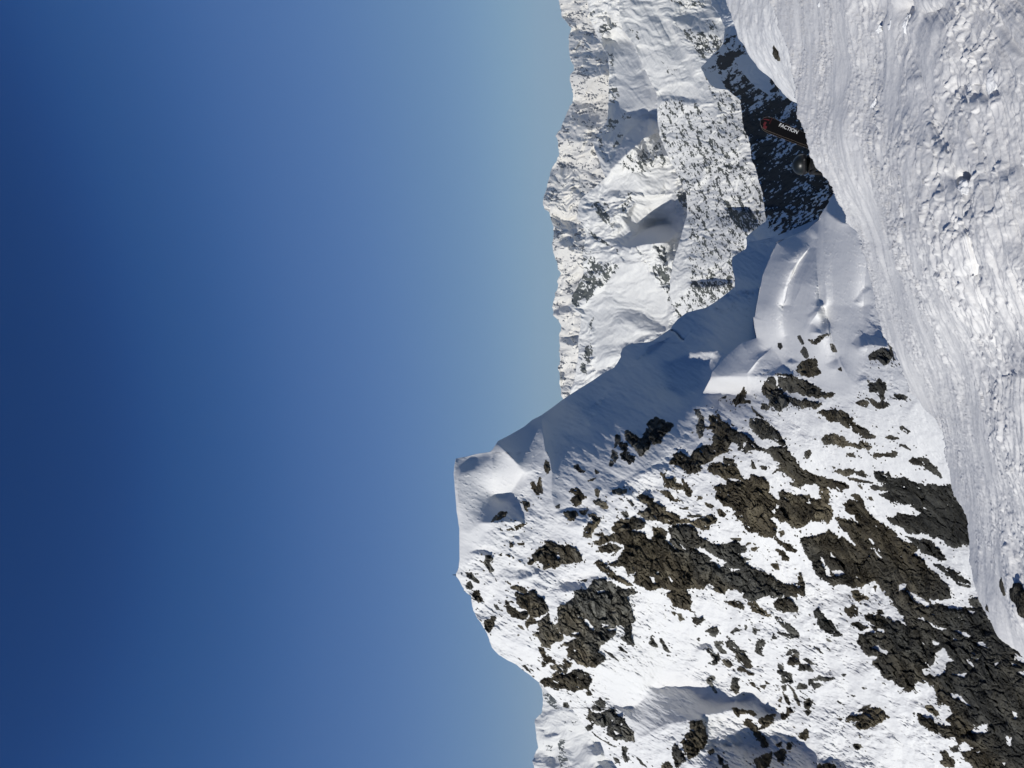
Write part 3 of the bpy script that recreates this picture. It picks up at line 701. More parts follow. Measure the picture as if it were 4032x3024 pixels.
LOBE_REG = [(V('M 1270 480 1285 500 1250 620 1220 720 1210 900 1215 1100 1225 1300 1245 1659 1180 1659 1150 1300 1140 1100 1160 850 1200 650 1230 520'), 4.0, 4.5, 4),
 (V('M 1285 560 1260 640 1230 740 1222 900 1227 1100 1237 1300 1257 1659 1330 1659 1310 1200 1300 900 1310 700'), -.5, -1.5, 4),
 (V('M 1290 470 1340 430 1500 770 1440 770 1370 740 1300 680 1255 630'), 5.5, -.8, 5),
 (V('M 1560 1620 1640 1500 1700 1440 1740 1480 1660 1540 1640 1659'), 3.0, 0, 5),
 (V('M 490 1659 520 1400 600 1200 700 1040 790 950 860 960 740 1150 680 1400 640 1659'), 1.6, .6, 18),
 (V('M 780 1659 790 1500 860 1300 960 1150 1040 1060 1060 1080 920 1350 880 1500 860 1659'), -3.2, -1.2, 4),
 (V('M 1060 1659 1040 1400 1080 1200 1130 1100 1150 1300 1190 1659'), 1.2, .4, 10),
 (V('D 240 0 300 0 290 340 240 330 240 160'), -1.6, 0, 5), (V('D 300 0 600 0 560 60 480 160 440 300 340 340'), .6, 0, 14),
 (V('D 1225 90 1290 250 1350 450 1180 430 1060 460 1060 350 1190 260'), 5.0, -.6, 5),
 (V('D 1030 0 1200 0 1225 100 1190 250 1060 350 1020 250'), 2.4, 0, 8),
 (V('D 470 290 510 140 600 60 620 0 560 60 500 100 460 230'), 3.5, 0, 6),
 (V('D 515 210 560 195 600 240 635 300 520 300'), 3.2, 0, 5),
 (V('D 1050 800 1110 710 1150 780 1150 810 1060 830'), 3.0, 0, 5),
 (V('D 700 640 780 600 860 560 800 700 730 700'), 1.8, 0, 6), (V('D 270 620 320 570 400 620 330 640'), 3.0, 0, 4),
 (V('D 730 0 1020 0 1020 350 980 450 1080 640 1040 960 900 800 800 500 720 200'), .9, 0, 10),
 (V('D 980 420 1030 340 1060 440 1060 520'), 3.5, 0, 4),
 (V('B 1780 1015 1820 1080 1900 1230 1980 1300 1830 1290 1700 1360 1660 1430 1600 1500 1550 1400 1560 1280 1620 1150 1690 1060'), 4.2, -.5, 5),
 (V('B 1630 1090 1680 1060 1600 1300 1540 1400 1510 1300 1550 1200'), -1.8, 0, 6),
 (V('B 1100 1340 1180 1160 1400 980 1590 920 1610 1080 1500 1260 1200 1340'), .9, .2, 10),
 (V('B 1580 660 1640 620 1700 610 1760 700 1850 980 1830 1000 1760 1000 1680 1050 1620 1080 1590 900'), -1.3, -.4, 6),
 (V('B 1880 560 1910 560 1920 800 1960 1000 1990 1150 1930 1200 1900 900'), 1.6, .5, 5)]
M_REG = [  # (outline, slope to the right, slope up, feather)
 (V('N 2830 980 2960 900 3100 900 3060 960 2990 1130 2850 1150'), 4.0, -1.0, 14),
 (V('N 2090 1640 2145 1740 2165 1850 2178 1960 2185 2050 2250 2020 2330 1965 2400 1925 2490 1870 2600 1835 2690 1735 2740 1640 2790 1560 2800 1490 2830 1425 2870 1385 2975 1330 2975 1200 3020 1050 3085 940 3130 900 3300 700 2900 860 2850 1000 2560 1250 2380 1330 2250 1480')
  , 1.35, -.6, 22),
 (V('B 600 1180 860 1080 1180 1040 1160 1120 1040 1240 1000 1420 800 1560 700 1500 600 1480'), -5.0, 1.2, 12),
 (V('B 300 1150 440 990 660 900 520 1020 380 1110'), -7.5, 1, 6),
 (V('A 1700 440 1730 270 1900 110 1870 220 1730 470'), -6.5, 0.8, 6),
 (V('A 1195 375 1480 360 1500 600 1330 900 1240 800 1210 560'), -1.7, .5, 24),
 (V('A 320 930 370 870 640 775 665 900 670 1230 560 1400 500 1560 400 1659 330 1600 290 1200'), 1.1, -.2, 10),
 (V('A 330 930 600 800 640 830 480 960 330 1000'), 1.3, 0, 14),
 (V('A 710 665 860 820 1000 1000 830 1260 720 1260 670 1100 660 800'), -2.6, -.3, 5),
 (V('A 720 645 1130 400 1190 370 1200 560 1230 780 1130 950 1010 1000 860 820'), 1.3, 0, 5),
 (V('A 560 1400 690 1235 740 1310 830 1300 960 1400 980 1520 640 1540 520 1540'), 2.6, -.3, 5),
 (V('H 1250 1010 1380 1000 1440 940 1500 880 1530 760 1590 750 1630 800 1720 770 1810 755 1860 795 1920 770 2000 800 2070 860 2090 910 2212 910 2320 960 2440 920 2520 930 2600 880 2660 870 2720 900 2780 1000 2860 1040 2980 1060 3040 1090 2900 1160 2720 1120 2620 1060 2420 1020 2260 1060 2110 1070 2100 1120 1990 1130 1700 1180 1400 1360 1370 1180 1300 1080'), 3.0, -.4, 6),
 (V('H 1400 1360 1700 1180 1990 1140 1990 1240 1880 1400 1800 1500 1600 1520 1450 1520'), 1.0, 0, 12),
 (V('H 900 570 1500 690 2200 740 1900 760 1530 750 1400 1000 1250 1010 1100 930 960 760'), -.5, 0, 14),
 (V('J 240 1350 420 1400 620 1390 850 1440 900 1220 960 1250 1080 1310 1250 1400 1330 1560 1440 1700 150 1700 200 1560'), 2.2, -.3, 10),
 (V('J 330 1260 390 1180 440 1230 490 1210 560 1270 520 1360 440 1330 350 1350'), 1.6, 0, 6),
 (V('J 1500 1600 1560 1560 1640 1550 1760 1610 1860 1700 1450 1700'), 1.8, 0, 6),
 (V('J 1880 1560 1960 1520 2060 1530 2130 1600 2000 1650'), 1.3, 0, 6),
 (V('J 100 400 130 320 230 290 290 340 330 430 240 380 160 370'), 2.7, 0, 5),
 (V('K 1120 1310 1260 1330 1480 1300 1600 1290 1720 1310 1640 1380 1400 1330 1240 1340'), 3.4, 0, 5),
 (V('D 200 1180 260 1260 420 1350 640 1400 620 1440 400 1430 200 1390'), 2.8, 0, 6),
 (V('B 1075 1260 1110 1340 1135 1480 1140 1659 950 1659 1000 1480'), 2.2, 0, 5),
 (V('B 640 1659 700 1480 740 1560 760 1659'), 1.6, 0, 5),
 (V('G 160 480 200 450 280 450 360 500 330 520 240 500'), 2.8, 0, 4),
 (V('G 200 1180 300 1040 340 1040 420 1140 420 1190 300 1200'), 2.1, 0, 5),
 (V('G 640 650 700 660 800 700 900 660 900 690 760 760 660 770'), 2.5, 0, 6),
 (V('G 1090 880 1180 800 1260 810 1540 730 1480 800 1400 880 1280 890 1140 920'), 2.8, 0, 6),
 (V('G 1080 50 1200 0 1500 0 1500 60 1330 200 1240 200 1160 60'), 2.8, 0, 8),
 (V('C 0 850 300 720 640 640 500 640 280 760 200 850 280 900 270 960 0 960'), 2.7, 0, 8),
]
M_SMOOTH = [  # smooth wind-packed snow
 V('N 1780 1780 1780 2230 1830 2240 1960 2060 2030 1960 2130 1850 2185 2050 2330 1965 2600 1835 2740 1640 2800 1560 2900 1560 3020 1440 3180 1480 3240 1560 3370 1560 3420 1300 3450 1100 3300 700 2900 860 2850 1000 2500 1300 2250 1480 1950 1700'),
 V('H 900 570 1500 690 2200 740 2520 930 2660 870 2780 1000 3040 1090 2900 1120 2000 1130 1400 1360 1300 1080'),
 V('K 0 380 300 640 560 900 760 1200 1000 1500 1200 1659 1000 1659 760 1400 560 1100 300 800 0 480')]

# crest lines of the wind-carved snow: (line as (y, x)), height, width above, width below
CRESTS = [([(1196, 3228), (1236, 3217), (1265, 3195), (1310, 3168)], .018, 24, 30),
          ([(1250, 3246), (1272, 3258), (1431, 3311), (1547, 3376)], .018, 40, 26),
          ([(1350, 3050), (1367, 3043), (1416, 2986), (1470, 2942), (1542, 2950)], .020, 26, 40),
          ([(775, 3268), (781, 3265), (824, 3252), (860, 3243), (925, 3238), (998, 3239), (1070, 3243), (1200, 3250), (1300, 3262), (1420, 3290)], .012, 12, 40),
          ([(975, 3186), (987, 3176), (1034, 3140), (1063, 3122), (1117, 3104), (1179, 3096), (1200, 3086), (1272, 3089), (1319, 3096), (1400, 3112)], .008, 8, 24),
          ([(1034, 3178), (1088, 3164), (1142, 3149), (1186, 3128), (1240, 3124)], .008, 8, 24),
          ([(1190, 3016), (1240, 3010), (1300, 3020), (1380, 3050), (1440, 3070)], .007, 20, 30),
          ([(1771, 1940), (1825, 1939), (1898, 1942), (1945, 1949)], .014, 70, 34),
          ([(1741, 1957), (1800, 2011), (1836, 2047), (1862, 2065)], .013, 34, 34),
          ([(1636, 2132), (1681, 2134), (1724, 2141), (1775, 2148), (1807, 2166), (1862, 2174), (1934, 2170), (2000, 2182), (2080, 2200)], .020, 44, 44),
          ([(1818, 1837), (1843, 1816), (1880, 1805), (1934, 1801), (2014, 1808), (2078, 1819)], .010, 12, 50)]
FOLDS = [[(940, 3085), (960, 3050), (1000, 3042), (1030, 3020), (1080, 3005), (1150, 2990), (1250, 2966), (1330, 2978), (1480, 3010)],
         [(900, 3150), (940, 3196), (975, 3190), (1034, 3142), (1117, 3104), (1200, 3086), (1272, 3089), (1319, 3096), (1400, 3112), (1480, 3140)],
         [(775, 3266), (824, 3252), (860, 3243), (925, 3238), (998, 3239), (1070, 3243), (1200, 3250), (1280, 3262), (1400, 3290), (1500, 3330)],
         [(775, 3400), (900, 3420), (1200, 3400), (1300, 3400), (1500, 3450)]]
def crest_relief(IX, IY):
    q = np.zeros(IX.shape)
    # the wind-packed folds swell between one lip and the next
    for f0, f1, amp, ya, yb in ((FOLDS[0], FOLDS[1], .030, 960, 1440), (FOLDS[1], FOLDS[2], .056, 905, 1470), (FOLDS[2], FOLDS[3], .018, 790, 1450)):
        x0 = np.interp(IY, [p[0] for p in f0], [p[1] for p in f0]); x1 = np.interp(IY, [p[0] for p in f1], [p[1] for p in f1])
        t = np.clip((IX-x0)/np.maximum(x1-x0, 8), 0, 1)
        wd = np.clip((x1-x0)/120, .15, 1.2)
        fade = sstep(ya-30, ya+70, IY)*sstep(yb+60, yb-160, IY)
        q = q-amp*wd*fade*np.sin(np.pi*t**1.55)**1.1
    for line, amp, wa, wb in CRESTS:
        ys = np.array([p[0] for p in line], float); xs = np.array([p[1] for p in line], float)
        lx = np.interp(IY, ys, xs); sd = IX-lx
        end = sstep(ys[0]-12, ys[0]+55, IY)*sstep(ys[-1]+12, ys[-1]-110, IY)
        q = q-amp*end*np.where(sd < 0, np.exp(sd/wa), np.exp(-sd/wb))
    return q

def rasterise_rocks(IX, IY):
    rid = np.full(IX.shape, -1, np.int32)
    rd = np.full(IX.shape, -80.0)
    n1x = fbm(IX/48, IY/48, 1.5, 3, .5, 1)*13; n1y = fbm(IX/48, IY/48, 8.5, 3, .5, 2)*13
    n2x = fbm(IX/17, IY/17, 3.5, 4, .7, 3)*9; n2y = fbm(IX/17, IY/17, 5.5, 4, .7, 4)*9
    flat_x = IX.ravel(); flat_y = IY.ravel()
    def field(poly, pad):
        p = np.array(poly); lo = p.min(0)-pad; hi = p.max(0)+pad
        sel = np.nonzero((flat_x > lo[0]) & (flat_x < hi[0]) & (flat_y > lo[1]) & (flat_y < hi[1]))[0]
        if len(sel) == 0: return sel, None, 0
        x, y = p[:, 0], p[:, 1]
        area = abs(np.dot(x, np.roll(y, 1))-np.dot(y, np.roll(x, 1)))/2
        k = min(1, math.sqrt(area)/110); k2 = min(1, math.sqrt(area)/45)
        px = flat_x[sel]+n1x.ravel()[sel]*k+n2x.ravel()[sel]*k2
        py = flat_y[sel]+n1y.ravel()[sel]*k+n2y.ravel()[sel]*k2
        return sel, sdpoly(px, py, poly), area
    R = rid.ravel(); Dd = rd.ravel()
    areas = []
    for i, p in enumerate(ROCKS):
        sel, d, area = field(p, 60)
        areas.append(area)
        if d is None: continue
        d = d + (1.2 if area < 2500 else 0)
        m = d > Dd[sel]
        Dd[sel[m]] = d[m]; R[sel[m & (d > 0)]] = i
    for p in HOLES:
        sel, d, area = field(p, 8)
        if d is None: continue
        m = (R[sel] >= 0)
        Dd[sel[m]] = np.minimum(Dd[sel[m]], -d[m])
    R[Dd <= 0] = -1
    # strata-following noise: ledges that hold snow, and small rocks that stick out near the big ones
    ca, sa = math.cos(.62), math.sin(.62)
    a = (IX*ca+IY*sa); b = (-IX*sa+IY*ca)
    led = fbm(a/46, b/15, 2.2, 5, .62, 9)
    led2 = fbm(a/20, b/8, 4.2, 4, .6, 12)
    lower = sstep(2500, 3400, IX)*sstep(2600, 1900, IY)
    snowy = ((led > .40) & (rd < 34)) | ((led2 > .48) & (rd < 60)) | (led > .52)
    R.reshape(IX.shape)[snowy] = -1
    rd = np.where(snowy, -2.0, rd)
    smooth = np.zeros(IX.shape)
    for p in M_SMOOTH: smooth = np.maximum(smooth, sstep(-10, 25, sdpoly(IX, IY, p)))
    near = sstep(-62, -6, rd)
    extra = (R.reshape(IX.shape) < 0) & ~snowy & (smooth < .3) & (led2*.6+led*.6 + near*.20 - smooth*.5 > .545)
    RR = R.reshape(IX.shape)
    RR[extra] = 900
    return RR, rd, np.array(areas), smooth, led, led2

def build_mountain():
    bot = [(a, max(b+170, M)) for a, b, M in [(a, b, 0) for a, b in FG_EDGE]]
    IX, IY = lay(M_TOP, bot, 640, 3130, 2.5, 2.5)
    rag = fbm(IY[0]/26, IY[0]*0+.5, 0, 4, .6, 21)*5*sstep(2300, 2420, IY[0]) + fbm(IY[0]/40, IY[0]*0+.5, 0, 4, .5, 22)*1.2
    s = np.linspace(0, 1, IX.shape[0])[:, None]
    IX = IX+rag[None]*(1-s)**6
    q = tps(M_CTRL, IX, IY)
    q = q+relief((1760, 600, 4300, 3160), M_REG)(IX, IY)
    # the two rounded snow lobes of the saddle stand in front of the shaded flank
    d = sdpoly(IX, IY, LOBE)
    d = np.where(IY > 1490, np.minimum(d, 400), d)
    w = sstep(2250, 1530, IY)
    w = w*(1-sstep(1480, 1560, IY)*(1-sstep(0, 330, d)))
    ql = tps(LOBE_CTRL, IX, IY)+relief((2700, 600, 4300, 2500), LOBE_REG)(IX, IY)+.05*np.exp(-np.maximum(d, 0)/35)
    q = np.where(d > 0, q*(1-w)+ql*w, q)
    q = q+crest_relief(IX, IY)
    rid, rd, areas, smooth, led, led2 = rasterise_rocks(IX, IY)
    rock = rid >= 0
    # snow surface roughness
    ca, sa = math.cos(.55), math.sin(.55)
    a = IX*ca+IY*sa; b = -IX*sa+IY*ca
    patchy = sstep(-.22, .25, fbm(a/150, b/80, 6.1, 3, .5, 37))
    rough = fbm(a/90, b/55, .3, 6, .52, 31)*.0100+fbm(a/44, b/15, 1.3, 5, .60, 33, True)*.0052*(.35+.65*patchy)+fbm(a/13, b/6, 4.3, 3, .6, 34)*.0008*(1-smooth)*patchy
    broad = fbm(IX/330, IY/330, .7, 3, .5, 35)*.02
    swirl = fbm(IX/160, IY/60, 2.7, 4, .5, 36)*.0012+fbm(IX/70, IY/9, 2.7, 3, .5, 38)*.00022
    flank = smooth*sstep(8, -30, sdpoly(IX, IY, LOBE))*sstep(2180, 2240, IX+(IY<1700)*0)
    q = q+fbm(a/75, b/26, 5.5, 5, .58, 39)*.0042*flank+fbm(IX/16+b/40, IY/60, 5.5, 3, .5, 46)*.0007*flank
    q = q+(rough*(1-smooth*.86)+swirl*.5*smooth+broad*(1-.85*smooth))
    # rock relief: protruding slabs, tilted blocks and joints
    size = np.zeros(IX.shape)
    ok = rock & (rid < 900)
    size[ok] = np.sqrt(areas[rid[ok]])
    size[rock & ~ok] = 10
    A = np.clip(size*.00010, .0018, .0095)
    dd = np.clip(rd, 0, 400)
    ci, si = math.cos(.72), math.sin(.72)
    a = IX*ci+IY*si; b = -IX*si+IY*ci
    wv = fbm(a/60, b/60, 1, 3, .5, 41)*.9
    F1, F2, idh, vx, vy = cells(a/62+wv, b/34+wv*.6, 5)
    h1 = (idh/255.-.5); h2 = (PERM[idh+11]/255.-.5)
    blk = (vx*h1*.030+vy*h2*.020)+h1*.004
    crack = np.exp(-((F2-F1)/.07)**2)*.0040
    G1, G2, idg, ux, uy = cells(a/21+wv*2, b/12+wv*1.4, 9)
    g1 = (idg/255.-.5); g2 = (PERM[idg+77]/255.-.5)
    blk2 = (ux*g1*.010+uy*g2*.007)+g1*.0012
    crack2 = np.exp(-((G2-G1)/.09)**2)*.0013
    fine = fbm(a/16, b/7, 2, 4, .6, 43, True)*.0016
    ins = sstep(0, 9, dd)
    rq = -A*(1-np.exp(-dd/5.0))-.0012+ins*(blk*1.0+crack*1.3+blk2*1.15+crack2*1.3+fine)
    q = q+np.where(rock, rq, 0)
    # snow thickens against the rock edges
    q = q-np.where(~rock, np.exp(-np.abs(np.minimum(rd, 0))/14)*.0010*(rd > -70), 0)
    # open crack in the shaded cornice
    cr = dline(IX, IY, V('B 680 830 720 850 760 890 780 920 805 935'))
    q = q+np.exp(-(cr/3.6)**2)*.02
    cr2 = dline(IX, IY, V('B 805 935 850 890 885 850'))
    q = q+np.exp(-(cr2/3)**2)*.004
    X, Y, Q = back_rows(IX, IY, q, 14, 16, .03)
    pts = P(X, Y, np.exp(Q)).reshape(-1, 3)
    F = grid_faces(*X.shape)
    rr = np.concatenate([np.full((14, IX.shape[1]), -1), rid], 0).ravel()
    fr = rr[F]
    fid = fr.max(1)
    root = bpy.data.objects.new('mountain', None); link(root)
    root.location = (0, 0, 0); tag(root, kind='structure')
    mesh_from('snow_cover', pts, F[fid < 0], mat_snow_near, root)
    counts = [(int((fid == i).sum()), i) for i in range(len(ROCKS))]
    counts.sort(reverse=True)
    big = [i for c, i in counts[:96] if c > 12]
    brown = set()
    rr_ = random.Random(5)
    for i in big:
        p = np.array(ROCKS[i]).mean(0)
        cx, cy = p
        m = mat_rock_grey
        if 2400 < cx < 3080 and 1850 < cy < 2420: m = mat_rock_brown
        if cx > 3250 and cy > 2000 and areas[i] > 3000: m = mat_rock_dark
        if areas[i] > 60000 and cx > 3300: m = mat_rock_dark
        if 2700 < cx < 3500 and cy > 2800: m = mat_rock_brown
        if cx < 2650 and cy < 1830: m = mat_rock_dark
        m = rr_.choice(MATS[m.name])
        mesh_from('rock_outcrop', pts, F[fid == i], m, root)
    rest = (fid >= 0) & ~np.isin(fid, big)
    o = mesh_from('scattered_rocks', pts, F[rest], mat_rock_grey, root)
    tag(o, kind='stuff')
    return root

build_mountain()

# ------------------------------------------------------------------ far ranges
def far_sheet(name, top, bottom, iy0, iy1, ctrl, regions, mat, step=3.0, amp=1.0, dens=(), base=0.0, rag=4, seed=0,
              rib=1.0, flat=1.0, rgain=1.0, groove=None, sps=(11, 6.5), box=None, back=(10, 14, .05), smooth=()):
    IX, IY = lay(top, bottom, iy0, iy1, step, step)
    r = (fbm(IY[0]/34, IY[0]*0+.5, 0, 5, .6, seed+5)*rag)
    s = np.linspace(0, 1, IX.shape[0])[:, None]
    IX = IX+r[None]*(1-s)**5
    q = tps(ctrl, IX, IY)
    q = q.mean()+(q-q.mean())*flat
    bx = box or (IX.min()-40, iy0-40, IX.max()+40, iy1+40)
    if regions: q = q+relief(bx, [(p_, gu_*rgain, gv_, fe_) for p_, gu_, gv_, fe_ in regions])(IX, IY)
    sm = np.zeros(IX.shape)
    for p in smooth: sm = np.maximum(sm, sstep(-8, 22, sdpoly(IX, IY, p)))
    wx = IX+fbm(IX/120, IY/120, 3, 3, .5, seed+6)*60; wy = IY+fbm(IX/120, IY/120, 9, 3, .5, seed+7)*60
    n = fbm(wx/150, wy/90, .2, 6, .55, seed+1, True)*.020+fbm(wx/60, wy/17, 2.2, 4, .6, seed+2, True)*.0030*rib
    n2 = fbm(wx/130, wy/70, .2, 5, .5, seed+3)*.011+fbm(wx/80, wy/16, .2, 3, .5, seed+4)*.0009
    q = q-n*amp*(1-sm)-n2*sm*.8
    if groove:
        ga, gm = groove
        al = IX*math.cos(ga)+IY*math.sin(ga); ac = -IX*math.sin(ga)+IY*math.cos(ga)
        gw = fbm(al/200, ac/120, 3, 3, .5, seed+12)*1.2
        q = q-fbm(al/260, ac/15+gw, 5, 4, .55, seed+11)*gm*(.35+.65*sstep(-.2, .25, fbm(al/180, ac/90, 8, 2, .5, seed+13)))
    dn = np.full(IX.shape, base)
    wv = fbm(IX/40, IY/40, 1, 4, .6, seed+8)*22
    for p, v in dens: dn = np.where(sdpoly(IX+wv, IY+wv, p) > 0, v, dn) if v >= 0 else dn*(1-sstep(-4, 10, sdpoly(IX+wv, IY+wv, p)))
    # steeper, sharper ground keeps less snow
    gy = np.gradient(q, axis=1); gx = np.gradient(q, axis=0)
    curv = np.abs(gy)+np.abs(gx)
    dn = dn+sstep(.0022*amp, .0075*amp, curv)*.18*(dn > .05)
    ra = groove[0] if groove else 0
    RX = IX*math.cos(ra)+IY*math.sin(ra); RY = -IX*math.sin(ra)+IY*math.cos(ra)
    sp1 = fbm(RX/sps[0]+wv*.02, RY/sps[1], 3, 4, .62, seed+9)*.75+fbm(RX/sps[0]/5, RY/sps[1]/3.3, 5, 3, .5, seed+10)*.75
    dn = sstep(-.03, .10, sp1+(dn-.72)*.62)*sstep(.02, .1, dn)
    X, Y, Q = back_rows(IX, IY, q, *back)
    dn = np.concatenate([np.repeat(dn[:1], back[0], 0), dn], 0)
    pts = P(X, Y, np.exp(Q)).reshape(-1, 3)
    o = mesh_from(name, pts, grid_faces(*X.shape), mat, None, attrs={'rock': dn.ravel()})
    return tag(o, kind='structure')

CREAM = (.65, .625, .57)
mat_far1 = snow_mat('snow far range', 30, True, 1.0, ((.05, .055, .065), (.13, .125, .12)), CREAM, 1.0, (1, .3, .7))
mat_far2 = snow_mat('snow middle range', 14, True, 1.0, ((.035, .038, .036), (.12, .125, .11)), (.62, .615, .59), 1.0, (1, .22, .6))
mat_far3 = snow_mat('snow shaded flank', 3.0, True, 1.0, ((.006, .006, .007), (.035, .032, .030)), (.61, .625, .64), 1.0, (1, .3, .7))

SKY1 = V('Y 438 -40 440 0 460 90 465 150 510 190 545 250 530 340 535 450 530 490 570 570 575 610 540 650 545 740 560 780 565 860 555 900 530 950 500 1000 480 1070 460 1120 415 1185 435 1210 445 1340 425 1400 380 1470 360 1540 345 1610 335 1650') \
     + V('Z 330 5 310 60 300 110 320 160 360 190 370 240 395 300 400 420 390 470 395 560 430 620 430 680 460 720 435 770 430 860 405 900 400 990 390 1020 395 1090 440 1130 465 1180 445 1250 455 1330 445 1400 455 1480 435 1550 450 1620 455 1700') + [(2212, 1560), (2230, 1640)]
far_top = [(y, x) for x, y in SKY1]
far_sheet('far_range', far_top, [(-60, 2520), (1700, 2420)], -60, 1660,
          [(2200, -50, 13000), (2250, 400, 12500), (2180, 700, 12000), (2150, 800, 12000), (2190, 1000, 12500), (2200, 1300, 13500), (2210, 1600, 14000),
           (2500, 0, 8500), (2500, 600, 8200), (2420, 1200, 9000), (2420, 1650, 10000), (2300, 900, 10500), (2320, 300, 10500)],
          [(V('Y 570 260 760 300 860 500 880 620 700 690 570 650 530 480 540 340'), 1.5, 0, 6),
           (V('Y 540 660 700 690 880 640 870 830 740 900 620 830'), -1.2, 0, 6),
           (V('Y 430 1200 600 1230 700 1300 850 1550 740 1500 450 1380'), -1.2, 0, 6),
           (V('Y 560 860 720 900 860 860 800 1100 640 1130 560 1080 470 1150 500 1000'), 1.2, 0, 6),
           (V('Y 480 150 580 150 580 230 540 240 500 190'), 1.8, 0, 4),
           (V('Y 700 1160 760 1160 770 1240 700 1240'), 2.2, 0, 4),
           (V('Y 440 1480 380 1460 340 1600 330 1700 420 1620'), 1.3, 0, 5),
           (V('Z 310 60 400 -20 400 180 360 190'), 1.6, 0, 4),
           (V('Z 400 210 600 300 650 480 600 560 500 480 400 470 370 250'), 1.4, 0, 5),
           (V('Z 460 470 560 540 540 600 470 620 440 560'), -1.4, 0, 4),
           (V('Z 480 640 620 620 650 700 540 800 480 740'), -1.0, 0, 4),
           (V('Z 400 990 480 980 550 1030 480 1100 400 1080'), 1.6, 0, 4),
           (V('Z 450 1290 600 1270 620 1340 560 1360 520 1340'), 2.0, 0, 4),
           (V('Z 450 1390 500 1390 500 1440 450 1440'), 1.8, 0, 3),
           (V('Z 460 1300 600 1380 600 1500 560 1600 500 1480'), -1.3, 0, 4),
           (V('Z 440 1560 480 1540 500 1659 440 1640'), 1.5, 0, 4)],
          mat_far1, 3.0, 1.35, base=.30, rag=7, seed=50, rib=1.3, flat=.5, rgain=2.4, groove=(.25, .0016))

